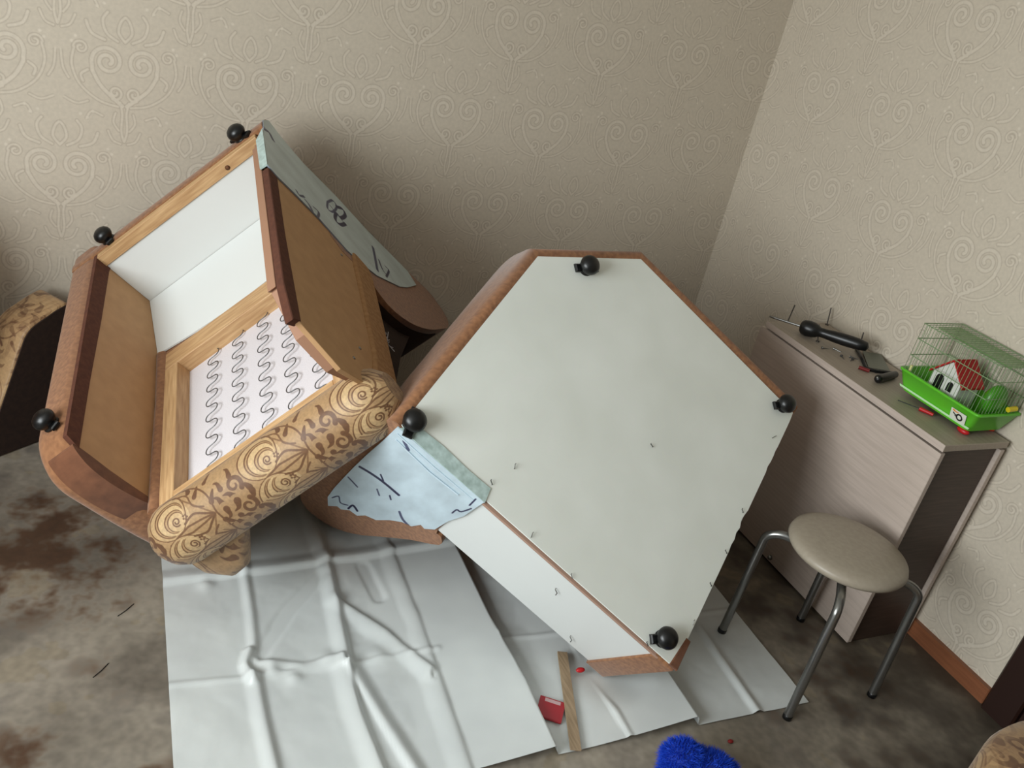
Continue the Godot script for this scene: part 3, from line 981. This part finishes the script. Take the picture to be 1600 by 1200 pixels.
	m.prism(ccw(v2([0.10, -0.006, 0.86, -0.006, 0.85, 0.004, 0.10, 0.004])), 0.612, 0.635, 0.001, Transform3D(yz, Vector3.ZERO))
	obj("rim", m, M.edge_board, t)
	# film over the raw end of the back
	var f := v2([-0.062, 0.0, -0.112, 0.028, -0.085, 0.09, -0.073, 0.185, -0.106, 0.349, -0.112, 0.522, -0.158, 0.77, -0.11, 0.81, -0.063, 0.776, 0.02, 0.715, 0.095, 0.648, 0.217, 0.494, 0.25, 0.42, 0.272, 0.336, 0.255, 0.211, 0.264, 0.099, 0.275, 0.029, 0.268, -0.008, 0.11, -0.009])
	m = MB.new()
	m.prism(ccw(f), 0.655, 0.659, 0.0, Transform3D(yz, Vector3.ZERO))
	var film := obj("protective_film", m, M.film_grey, t, "grey protective film with ink marks")
	m = MB.new()
	m.prism(v2([0.632, 0.07, 0.659, 0.02, 0.659, 0.268, 0.634, 0.262]), -0.011, -0.007)
	obj("folded_edge", m, M.film_green, film)
	# seat: frame, cloth, springs, cushion
	var fz := 0.255
	for r in [[0.03, 0.285, 0.615, 0.365, 1], [0.03, 0.365, 0.078, 0.95, 0], [0.578, 0.365, 0.615, 0.95, 0], [0.078, 0.90, 0.578, 0.95, 1]]:
		m = MB.new()
		m.box(Vector3(r[0], r[1], fz), Vector3(r[2], r[3], fz + 0.062), 0.002)
		obj("seat_rail", m, M.pine if r[4] else M.pine_y, t, "pine rail of the seat frame")
	m = MB.new().smooth()
	m.tube(PackedVector3Array([Vector3(0.014, 0.27, 0.262), Vector3(0.016, 0.5, 0.266), Vector3(0.014, 0.75, 0.264), Vector3(0.016, 0.93, 0.262)]), 0.02, 8)
	m.tube(PackedVector3Array([Vector3(0.02, 0.277, 0.268), Vector3(0.3, 0.294, 0.27), Vector3(0.615, 0.277, 0.268)]), 0.012, 8)
	obj("frayed_fabric", m, M.velour, t)
	m = MB.new()
	m.box(Vector3(0.07, 0.36, fz + 0.05), Vector3(0.585, 0.91, fz + 0.056))
	obj("seat_lining", m, M.cloth_white, t, "white backing cloth behind the springs")
	var xs := [0.172, 0.264, 0.356, 0.440, 0.526]
	for i in xs.size():
		var pts := PackedVector3Array()
		var n := 150
		for k in n + 1:
			var f2 := float(k) / n
			var ph := f2 * TAU * 8.5 + i * 0.7
			pts.append(Vector3(xs[i] - 0.012 * (f2 - 0.5) + 0.02 * sin(ph), lerpf(0.36, 0.9, f2) - 0.0042 * sin(2 * ph), fz + 0.042 - 0.006 * sin(PI * f2)))
		m = MB.new().smooth()
		m.tube(pts, 0.0016, 6)
		obj("spring", m, M.wire, t)
	# patterned roll along the front of the seat, and the cushion behind it
	var rr := []
	var NS := 40
	for k in 33:
		var f3 := k / 32.0
		var x := lerpf(-0.034, 0.69, f3)
		var e := 1.0
		if f3 < 0.1:
			e = sqrt(1.0 - pow(1.0 - f3 / 0.1, 2.0) * 0.75)
		elif f3 > 0.9:
			e = sqrt(1.0 - pow((f3 - 0.9) / 0.1, 2.0) * 0.75)
		var ring := PackedVector3Array()
		for i in NS:
			var a := TAU * i / NS
			ring.append(Vector3(x, 0.958 + 0.083 * e * cos(a), 0.334 + 0.088 * e * sin(a)))
		rr.append(ring)
	m = MB.new().smooth()
	for k in rr.size() - 1:
		for i in NS:
			var j := (i + 1) % NS
			var u0 := 0.2 + float(i) / NS * 1.15
			var u1 := 0.2 + float(i + 1) / NS * 1.15
			var v0 := k / 32.0 * 2.6
			var v1 := (k + 1) / 32.0 * 2.6
			m.quad(rr[k][i], rr[k][j], rr[k + 1][j], rr[k + 1][i], Vector2(u0, v0), Vector2(u1, v0), Vector2(u1, v1), Vector2(u0, v1))
	var sh := PackedVector2Array()
	for i in NS:
		sh.append(Vector2.from_angle(TAU * i / NS))
	m.cap(rr[0], sh, false)
	m.cap(rr[-1], sh, true)
	obj("front_roll", m, M.damask, t, "gold and brown scroll-patterned roll")
	var cr := []
	var csh := PackedVector2Array()
	for k in 13:
		var f4 := k / 12.0
		var zt := lerpf(0.545, 0.385, smoothstep(0.12, 0.4, f4))
		var e := 0.03 * (1.0 - sqrt(maxf(0.0, 1.0 - pow(2.0 * absf(f4 - 0.5), 8.0))))
		csh = fillet(ccw(v2([0.29 + e, 0.322, 0.985 - e, 0.322, 1.01 - e, zt - e, 0.29 + e, zt - e])), [0.02, 0.03, 0.07, 0.04], 5)
		var ring := PackedVector3Array()
		for q in csh:
			ring.append(Vector3(lerpf(-0.028, 0.585, f4), q.x, q.y))
		cr.append(ring)
	m = MB.new().smooth()
	m.loft(cr)
	m.cap(cr[0], csh, false)
	m.cap(cr[-1], csh, true)
	obj("seat_cushion", m, M.damask_tri, t, "patterned fabric of the seat cushion")
	# feet stand on the fabric rim
	foot(t, Vector3(0.578, -0.035, -0.004), 0.6)
	foot(t, Vector3(0.05, -0.035, -0.004), 1.2)
	foot(t, Vector3(-0.055, 0.755, -0.004), 0.9)

# ---------------------------------------------------------------- third sofa part at the left edge
func far_section() -> void:
	var d := Vector3(0.8, 0, -0.6)
	var nn := Vector3(-0.6, 0, -0.8)
	var xf := Transform3D(Basis(d, Vector3.UP, d.cross(Vector3.UP)), Vector3(-0.236, 0, -2.667))
	var t := thing("armrest_section", "patterned armrest section with a dark side standing at the left by the back wall", "sofa", xf)
	var o := fillet(v2([-0.16, 0.0, 0.25, 0.0, 0.25, 0.47, 0.2, 0.455, 0.10, 0.412, 0.06, 0.31, 0.0, 0.16, -0.06, 0.08]), [0.0, 0.0, 0.03, 0.0, 0.04, 0.0, 0.0, 0.0])
	var m := MB.new().smooth()
	m.prism(ccw(o), -0.13, 0.0, 0.008, Transform3D(), 2)
	obj("body", m, M.damask_tri, t)
	m = MB.new().smooth()
	m.prism(ccw(v2([-0.85, 0.0, -0.2, 0.0, -0.17, 0.3, -0.13, 0.55, -0.2, 0.76, -0.3, 0.84, -0.85, 0.86])), -0.2, -0.02, 0.02, Transform3D(), 3)  # unseen part, added to cast the shadow on the left of the wall
	obj("shadow_backrest", m, M.velour, t)
	m = MB.new()
	m.prism(m.inset(ccw(o), 0.006), 0.0, 0.004, 0.0)
	obj("dark_side", m, M.darkbrown, t, "dark brown fabric side")

# ---------------------------------------------------------------- narrow folded drop-leaf table
func side_table() -> void:
	var t := thing("drop_leaf_table", "folded drop-leaf table with pale wood leaves and a dark end standing against the right wall", "table", Transform3D(Basis(), Vector3(2.165, 0, -1.386)))
	var L := 0.834
	var m := MB.new()
	m.box(Vector3(0.0, 0.012, -L), Vector3(0.018, 0.722, 0.0), 0.0015)
	obj("front_leaf", m, M.oak, t, "pale wood front leaf")
	m = MB.new()
	m.box(Vector3(0.002, 0.728, -L + 0.02), Vector3(0.276, 0.75, 0.0), 0.002)
	obj("tabletop", m, M.oak_top, t)
	m = MB.new()
	m.box(Vector3(0.001, 0.7285, -L + 0.02), Vector3(0.0025, 0.7495, 0.0))
	obj("edge_band", m, M.oak, t)
	m = MB.new()
	m.box(Vector3(0.022, 0.0, -0.03), Vector3(0.25, 0.728, -0.012), 0.0015)
	obj("end_panel", m, M.dark_ash, t, "dark brown end panel")
	m = MB.new()
	m.box(Vector3(0.022, 0.0, -L + 0.05), Vector3(0.25, 0.728, -L + 0.068), 0.0015)
	obj("end_panel", m, M.dark_ash, t)
	m = MB.new()
	m.box(Vector3(0.10, 0.5, -L + 0.068), Vector3(0.118, 0.728, -0.03), 0.0015)
	obj("crossbar", m, M.dark_ash, t)
	m = MB.new()
	m.box(Vector3(0.256, 0.012, -L), Vector3(0.274, 0.722, 0.0), 0.0015)
	obj("rear_leaf", m, M.oak, t)
	m = MB.new().smooth()
	m.lathe([[0.0, 0.0], [0.008, 0.0], [0.009, 0.006], [0.006, 0.012], [0.0, 0.013]], 12, Transform3D(Basis(Vector3.UP, -PI / 2), Vector3(0.0, 0.03, -0.4)))
	obj("knob", m, M.chrome, t)

# ---------------------------------------------------------------- round stool
func stool() -> void:
	var c := Vector3(1.922, 0, -1.352)
	var t := thing("round_stool", "round beige padded stool on four bent grey metal legs", "stool", Transform3D(Basis(), c))
	var m := MB.new().smooth()
	m.lathe([[0.0, 0.418], [0.15, 0.418], [0.163, 0.424], [0.168, 0.434], [0.164, 0.445], [0.15, 0.453], [0.12, 0.458], [0.06, 0.461], [0.0, 0.462]], 56, Transform3D(Basis(Vector3.RIGHT, -PI / 2), Vector3.ZERO))
	obj("seat", m, M.seat, t, "round beige vinyl seat")
	for q in [Vector2(-0.155, -0.168), Vector2(-0.170, 0.170), Vector2(0.168, 0.158), Vector2(0.165, -0.166)]:
		var dir := Vector3(q.x, 0, q.y).normalized()
		var foot_p := Vector3(q.x, 0.003 if q.x < 0.0 else 0.0, q.y)
		var top := Vector3(q.x, 0, q.y) * 0.95 + Vector3(0, 0.365, 0)
		var pts := PackedVector3Array([foot_p, foot_p.lerp(top, 0.5), top])
		for k in 9:
			var a := PI / 2 * (k + 1) / 9.0
			pts.append(top + Vector3(0, 0.038 * sin(a), 0) - dir * 0.055 * (1 - cos(a)))
		pts.append(top + Vector3(0, 0.038, 0) - dir * 0.16)
		m = MB.new().smooth()
		m.tube(pts, 0.0125, 14)
		obj("leg", m, M.chrome, t)
		m = MB.new().smooth()
		m.lathe([[0.0, 0.0], [0.0135, 0.0], [0.0138, 0.012], [0.0126, 0.014]], 14, Transform3D(Basis(Vector3.RIGHT, -PI / 2), foot_p))
		obj("leg_cap", m, M.black, t)

# ---------------------------------------------------------------- hamster cage
func cage() -> void:
	var base := Vector3(2.365, 0.75, -1.555)
	var t := thing("hamster_cage", "small wire pet cage with a bright green tray and red-roofed house inside", "cage", Transform3D(Basis(Vector3.UP, 0.02), base))
	# tray: rim 0.3 long, tapering to the bottom
	var ring := func(hx: float, hz: float, y: float, r: float) -> PackedVector3Array:
		var res := PackedVector3Array()
		for p in fillet(v2([-hx, -hz, hx, -hz, hx, hz, -hx, hz]), [r], 4):
			res.append(Vector3(p.x, y, -p.y))
		return res
	var m := MB.new().smooth()
	m.loft([ring.call(0.078, 0.128, 0.018, 0.02), ring.call(0.094, 0.148, 0.076, 0.016), ring.call(0.098, 0.152, 0.078, 0.016), ring.call(0.098, 0.152, 0.084, 0.016), ring.call(0.088, 0.142, 0.084, 0.016), ring.call(0.072, 0.122, 0.024, 0.02)])
	var s := fillet(v2([-0.078, -0.128, 0.078, -0.128, 0.078, 0.128, -0.078, 0.128]), [0.02], 4)
	m.cap(ring.call(0.078, 0.128, 0.018, 0.02), s, false)
	m.cap(ring.call(0.072, 0.122, 0.024, 0.02), s, true)
	var tray := obj("tray", m, M.green, t, "bright green plastic tray")
	m = MB.new()
	m.prism(v2([-0.13, 0.0, 0.13, 0.0, 0.134, 0.007, -0.134, 0.007]), 0.0, 0.004, 0.0015, Transform3D(Basis(Vector3(0, 0, 1), Vector3(-0.26, 0.966, 0), Vector3(-0.966, -0.26, 0)), Vector3(-0.081, 0.026, 0)))
	obj("ledge", m, mat(Color(0.75, 0.9, 0.7), 0.25), tray)
	# round sticker: white ground, black ring, orange flash
	var P := Painter.new(96, 64)
	P.stroke(spiral(Vector2(56, 34), 17, 15, 0, 1.0), 4.5, 1.0)
	P.stroke(resample(v2([18, 24, 30, 30, 44, 26]), 5), 4.0, 1.0, 2.0)
	P.stroke(resample(v2([30, 36, 40, 40, 48, 52]), 5), 3.0, 1.0, 2.0)
	P.stroke(resample(v2([14, 8, 30, 12, 50, 10]), 5), 5.0, -1.0, 2.0)
	var sm := mat(Color.WHITE, 0.4)
	sm.albedo_texture = ImageTexture.create_from_image(P.image([Color(0.9, 0.5, 0.15), Color(0.82, 0.83, 0.78), Color(0.06, 0.06, 0.06)]))
	m = MB.new()
	var sx := Transform3D(Basis(Vector3(0, 0, 1), Vector3(-0.26, 0.966, 0), Vector3(-0.966, -0.26, 0)), Vector3(-0.0895, 0.047, 0.09))
	var q := [Vector3(-0.027, -0.017, 0.0015), Vector3(0.027, -0.017, 0.0015), Vector3(0.027, 0.017, 0.0015), Vector3(-0.027, 0.017, 0.0015)]
	m.quad(sx * q[0], sx * q[1], sx * q[2], sx * q[3], Vector2(0, 1), Vector2(1, 1), Vector2(1, 0), Vector2(0, 0))
	obj("sticker", m, sm, tray, "white sticker with a black ring and an orange flash")
	for fp in [Vector2(-0.068, 0.11), Vector2(0.06, -0.1), Vector2(0.06, 0.1)]:
		m = MB.new().smooth()
		m.ball(Vector3(fp.x, 0.01, fp.y), Vector3(0.012, 0.0095, 0.02), 14)
		obj("tray_foot", m, M.red, t, "red plastic foot")
	# wires
	var wm := mat(Color(0.52, 0.62, 0.46), 0.4, 0.3)
	m = MB.new()
	var top := 0.235
	for i in 22:
		var z := lerpf(-0.14, 0.14, i / 21.0)
		for x in [-0.088, 0.088]:
			m.tube(PackedVector3Array([Vector3(x, 0.08, z), Vector3(x * 0.97, top, z)]), 0.0009, 4)
		m.tube(PackedVector3Array([Vector3(-0.086, top, z), Vector3(0.086, top, z)]), 0.0009, 4)
	for i in 13:
		var x := lerpf(-0.088, 0.088, i / 12.0)
		for z in [-0.14, 0.14]:
			m.tube(PackedVector3Array([Vector3(x, 0.08, z), Vector3(x * 0.97, top, z)]), 0.0009, 4)
	for y in [0.13, 0.185, top]:
		m.tube(PackedVector3Array([Vector3(-0.087, y, -0.14), Vector3(0.087, y, -0.14), Vector3(0.087, y, 0.14), Vector3(-0.087, y, 0.14), Vector3(-0.087, y, -0.14)]), 0.0016, 5)
	var wires := obj("wire_bars", m, wm, t, "thin greenish wire bars")
	wires.set_meta("kind", "stuff")
	m = MB.new()
	m.box(Vector3(-0.03, top - 0.012, -0.13), Vector3(0.07, top - 0.008, 0.13), 0.001)
	var gp := mat(Color(0.45, 0.66, 0.36, 0.45), 0.3)
	gp.transparency = BaseMaterial3D.TRANSPARENCY_ALPHA
	obj("shelf", m, gp, t)
	# house
	m = MB.new()
	m.prism(v2([-0.05, 0.02, 0.05, 0.02, 0.05, 0.12, 0.0, 0.172, -0.05, 0.12]), -0.04, 0.05, 0.001, Transform3D(Basis(Vector3(0, 0, 1), Vector3(0, 1, 0), Vector3(-1, 0, 0)), Vector3(-0.015, 0.0, -0.01)))
	var house := obj("house", m, mat(Color(0.83, 0.83, 0.80), 0.4), t, "white plastic house with a red roof")
	m = MB.new()
	for sd in [-1.0, 1.0]:
		var b := Basis(Vector3(0, 0, 1), Vector3(0, 1, 0), Vector3(-1, 0, 0))
		m.prism(ccw(v2([0.0, 0.173, 0.061 * sd, 0.11, 0.061 * sd, 0.116, 0.0, 0.18])), -0.046, 0.056, 0.001, Transform3D(b, Vector3(-0.015, 0, -0.01)))
	obj("roof", m, M.red, house)
	m = MB.new()
	for a in [[-0.02, 0.07, 0.014, 0.106], [0.02, 0.084, 0.010, 0.104]]:
		var arch := v2([a[0] - a[2], a[1], a[0] + a[2], a[1], a[0] + a[2], a[3] - 0.005])
		for k in 7:
			var an := PI * k / 6.0
			arch.append(Vector2(a[0] + a[2] * cos(an), a[3] + a[2] * sin(an)))
		m.prism(arch, 0.05, 0.0515, 0.0, Transform3D(Basis(Vector3(0, 0, 1), Vector3(0, 1, 0), Vector3(-1, 0, 0)), Vector3(-0.015, 0, -0.01)))
	obj("opening", m, M.black, house)
	# green running wheel at the end, yellow drinker
	m = MB.new().smooth()
	m.ball(Vector3(-0.005, 0.115, 0.115), Vector3(0.042, 0.045, 0.026), 24)
	obj("wheel", m, M.green_dark, t, "round green plastic wheel")
	m = MB.new().smooth()
	m.tube(PackedVector3Array([Vector3(0.02, 0.1, 0.15), Vector3(0.05, 0.104, 0.152)]), 0.008, 10)
	obj("drinker", m, mat(Color(0.8, 0.72, 0.12), 0.4), t)
	m = MB.new()
	m.box(Vector3(-0.082, 0.06, -0.13), Vector3(-0.074, 0.1, -0.122), 0.002)
	obj("post", m, mat(Color(0.82, 0.8, 0.55), 0.5), t)

# ---------------------------------------------------------------- tools on the table
func tools() -> void:
	var lie := func(a: Vector3, b: Vector3) -> Transform3D:
		var z := (b - a).normalized()
		var x := z.cross(Vector3.UP).normalized()
		return Transform3D(Basis(x, z.cross(x), z), a)
	# big black-handled driver
	var a := Vector3(2.168, 0.768, -2.2)
	var b := Vector3(2.345, 0.794, -1.92)
	var d := (b - a).normalized()
	var t := thing("screwdriver", "large screwdriver with a black knobbed handle lying on the far end of the table", "screwdriver", Transform3D(Basis(), a))
	var q: Transform3D = lie.call(Vector3.ZERO, b - a)
	var m := MB.new().smooth()
	m.lathe([[0.0, 0.0], [0.003, 0.001], [0.0045, 0.02], [0.0045, 0.17]], 12, q)
	obj("shaft", m, M.chrome, t)
	m = MB.new().smooth()
	m.lathe([[0.0, 0.112], [0.018, 0.114], [0.025, 0.122], [0.028, 0.138], [0.0265, 0.158], [0.022, 0.172], [0.0165, 0.18], [0.0165, 0.2], [0.0195, 0.23], [0.021, 0.27], [0.020, 0.31], [0.015, 0.34], [0.0, 0.347]], 22, q)
	obj("handle", m, M.black, t, "black handle with a wide collar")
	# upright thin rods
	var rods := [[2.25, -2.19, 2.275, 0.81, -2.21, "thin upright metal rod beside the tip of the large screwdriver"], [2.43, -2.18, 2.44, 0.81, -2.2, "thin upright metal rod just behind the collar of the black handle"], [2.42, -2.0, 2.43, 0.80, -2.016, "thin upright metal rod by the butt of the black handle"], [2.262, -2.04, 2.272, 0.80, -2.07, "thin upright metal rod in front of the black collar"]]
	for r in rods:
		m = MB.new().smooth()
		m.tube(PackedVector3Array([Vector3(r[0], 0.75, r[1]), Vector3(r[2], r[3], r[4])]), 0.0024, 8)
		m.lathe([[0.0, 0.0], [0.007, 0.0], [0.006, 0.003], [0.0, 0.004]], 10, Transform3D(Basis(Vector3.RIGHT, -PI / 2), Vector3(r[0], 0.75, r[1])))
		tag(obj("metal_rod", m, mat(Color(0.30, 0.28, 0.26), 0.4, 0.6)), r[5], "rod", "metal rods standing on the table")
	# scattered screws
	var sc := [[2.245, -1.981, 0.3, "shiny small screw nearest the black collar, leftmost of the scatter"], [2.286, -1.968, 1.2, "shiny small screw close under the black handle"], [2.262, -1.915, 2.0, "dark small screw lying nearest the table's front edge"], [2.285, -1.897, 2.6, "dark small screw lying between the handle and the scraper"], [2.31, -1.912, 0.8, "small screw touching the black edge of the scraper"]]
	for s in sc:
		var p := Vector3(s[0], 0.7535, s[1])
		var e := Vector3(cos(s[2]), 0, sin(s[2])) * 0.014
		m = MB.new().smooth()
		m.tube(PackedVector3Array([p - e, p, p + e]), 0.0025, 7, 0.001)
		m.lathe([[0.0, 0.0], [0.0052, 0.0], [0.003, 0.004]], 10, lie.call(p - e, p + e))
		tag(obj("screw", m, M.chrome if s[3].begins_with("shiny") else M.wire), s[3], "screw", "screws scattered on the table")
	# scraper: grey-green blade in a black holder
	t = thing("scraper", "scraper with a grey-green square blade and a black round-ended handle on the table", "scraper", Transform3D(Basis(), Vector3(2.375, 0.75, -1.885)))
	m = MB.new()
	var fl := Transform3D(Basis(Vector3(1, 0, 0), Vector3(0, 0, -1), Vector3(0, 1, 0)), Vector3.ZERO)
	m.prism(ccw(v2([0.02, 0.075, 0.085, 0.05, 0.005, -0.07, -0.07, -0.045])), 0.004, 0.0065, 0.0008, fl)
	obj("blade", m, mat(Color(0.36, 0.38, 0.33), 0.3, 0.3), t)
	m = MB.new().smooth()
	m.tube(PackedVector3Array([Vector3(0.005, 0.006, -0.09), Vector3(-0.03, 0.006, -0.03), Vector3(-0.085, 0.006, 0.05), Vector3(-0.06, 0.006, 0.07), Vector3(0.01, 0.006, 0.085)]), 0.006, 10)
	obj("holder", m, M.black, t)
	m = MB.new().smooth()
	m.tube(PackedVector3Array([Vector3(-0.118, 0.014, 0.136), Vector3(-0.06, 0.014, 0.12), Vector3(-0.012, 0.012, 0.104)]), 0.0135, 14, 0.0115)
	m.ball(Vector3(-0.012, 0.012, 0.104), Vector3.ONE * 0.0115, 12)
	m.ball(Vector3(-0.118, 0.014, 0.136), Vector3.ONE * 0.0135, 12)
	obj("handle", m, M.black, t)
	m = MB.new().smooth()
	m.ball(Vector3(-0.1275, 0.019, 0.138), Vector3.ONE * 0.0045, 10)
	obj("cap", m, M.chrome, t)  # bright bead standing in for the glint on the handle end
	m = MB.new().smooth()
	m.tube(PackedVector3Array([Vector3(2.262, 0.757, -1.84), Vector3(2.285, 0.757, -1.815)]), 0.006, 10)
	tag(obj("marker_stub", m, mat(Color(0.42, 0.07, 0.06), 0.5)), "short dark red stub lying beside the scraper's handle", "stub")
	# thin awl under the cage
	t = thing("awl", "thin awl with a dark spike and a short red handle under the cage's front", "awl", Transform3D(Basis(), Vector3(2.225, 0.7555, -1.63)))
	m = MB.new().smooth()
	m.tube(PackedVector3Array([Vector3(0, 0, 0), Vector3(0.036, 0.002, 0.058)]), 0.0016, 8)
	obj("spike", m, M.black, t)
	m = MB.new().smooth()
	m.tube(PackedVector3Array([Vector3(0.034, 0.002, 0.055), Vector3(0.044, 0.002, 0.073), Vector3(0.054, 0.002, 0.092)]), 0.0065, 10, 0.005)
	obj("handle", m, M.red, t)

# ---------------------------------------------------------------- odds and ends on the floor
func small_things() -> void:
	var m := MB.new()
	# wooden slat
	var p0 := Vector3(1.2, 0.02, -1.522)
	var p1 := Vector3(1.09, 0.012, -1.215)
	var z := (p1 - p0).normalized()
	var x := Vector3.UP.cross(z).normalized()
	m.box(Vector3(-0.014, 0.0, 0.0), Vector3(0.014, 0.005, p0.distance_to(p1)), 0.001, Transform3D(Basis(x, z.cross(x), z), p0))
	tag(obj("wooden_slat", m, grainy(noise_tex(50, 0.02, Color(0.52, 0.44, 0.34), Color(0.66, 0.57, 0.46), 3), Vector3(20, 20, 2), 0.7)), "narrow wooden slat lying across the pale cloth near the red packet", "slat")
	# red packet
	var t := thing("red_packet", "small crimson packet with a pale printed strip on the cloth beside the wooden slat", "packet", Transform3D(Basis(Vector3.UP, -0.62), Vector3(1.084, 0.007, -1.35)))
	m = MB.new()
	m.box(Vector3(-0.034, 0.0, -0.036), Vector3(0.034, 0.008, 0.036), 0.002)
	obj("wrapper", m, mat(Color(0.62, 0.08, 0.13), 0.35), t)
	m = MB.new()
	m.box(Vector3(-0.02, 0.008, -0.03), Vector3(0.022, 0.0088, -0.019))
	obj("strip", m, mat(Color(0.75, 0.62, 0.62), 0.4), t)
	m = MB.new().smooth()
	m.ball(Vector3(1.222, 0.022, -1.45), Vector3(0.014, 0.006, 0.008), 12, Transform3D())
	tag(obj("plastic_chip", m, mat(Color(0.72, 0.10, 0.12), 0.4)), "tiny red plastic chip on the cloth right of the wooden slat", "chip")
	m = MB.new().smooth()
	m.ball(Vector3(1.53, 0.005, -1.15), Vector3(0.009, 0.004, 0.006), 10)
	tag(obj("plastic_chip", m, mat(Color(0.55, 0.12, 0.12), 0.5)), "tiny dull red chip on the bare floor beyond the blue fur", "chip")
	# bristles on the floor
	for s in [[0.075, -1.89, 0.115, -1.93, "dark thin bristle on the bare floor left of the cloth, the farther one"], [0.015, -1.69, 0.05, -1.73, "dark thin bristle on the bare floor left of the cloth, the nearer one"]]:
		m = MB.new()
		m.tube(PackedVector3Array([Vector3(s[0], 0.001, s[1]), Vector3((s[0] + s[2]) / 2, 0.002, (s[1] + s[3]) / 2 + 0.003), Vector3(s[2], 0.001, s[3])]), 0.001, 5)
		tag(obj("bristle", m, M.black), s[4], "bristle", "bristles on the floor")
	# blue fluffy toy
	var c := Vector3(1.335, 0.06, -1.035)
	t = thing("plush_toy", "bright blue fluffy plush toy on the floor at the bottom edge of the picture", "plush toy", Transform3D(Basis(), Vector3(c.x, 0, c.z)))
	m = MB.new().smooth()
	m.ball(Vector3(0, 0.05, 0), Vector3(0.11, 0.05, 0.085), 28)
	m.ball(Vector3(-0.03, 0.08, -0.05), Vector3(0.05, 0.04, 0.045), 20)
	var body := obj("body", m, mat(Color(0.07, 0.2, 0.6), 0.9), t)
	m = MB.new()
	var rng := RandomNumberGenerator.new()
	rng.seed = 77
	for i in 9000:
		var u := rng.randf() * TAU
		var h := rng.randf_range(-0.35, 1.0)
		var nrm := Vector3(sqrt(1 - h * h) * cos(u), h, sqrt(1 - h * h) * sin(u))
		var second := i % 4 == 0
		var at := Vector3(0, 0.05, 0) + nrm * Vector3(0.11, 0.05, 0.085)
		if second:
			at = Vector3(-0.03, 0.08, -0.05) + nrm * Vector3(0.05, 0.04, 0.045)
		var dir := (nrm + Vector3(rng.randfn(0, 0.35), rng.randfn(0, 0.35) - 0.15, rng.randfn(0, 0.35))).normalized()
		var L := rng.randf_range(0.010, 0.022)
		var sd := dir.cross(Vector3(rng.randfn(), rng.randfn(), rng.randfn())).normalized() * 0.0012
		var tip := at + dir * L + Vector3(0, -0.003, 0)
		tip.y = maxf(tip.y, 0.001)
		m.tri(at - sd, at + sd, tip)
		m.tri(at + sd, at - sd, tip)
	var fur := obj("fur", m, M.fur, t)
	fur.set_meta("kind", "stuff")
	# tan pouf in the corner
	t = thing("pouf", "tan patterned upholstered pouf at the lower right corner, nearest the camera", "pouf", Transform3D(Basis(), Vector3(1.95, 0, -0.49)))
	m = MB.new().smooth()
	m.lathe([[0.0, 0.0], [0.28, 0.0], [0.298, 0.02], [0.30, 0.2], [0.298, 0.36], [0.285, 0.392], [0.25, 0.405], [0.15, 0.412], [0.0, 0.415]], 48, Transform3D(Basis(Vector3.RIGHT, -PI / 2), Vector3.ZERO))
	obj("cushion", m, M.damask_tri, t, "gold and brown patterned cover")
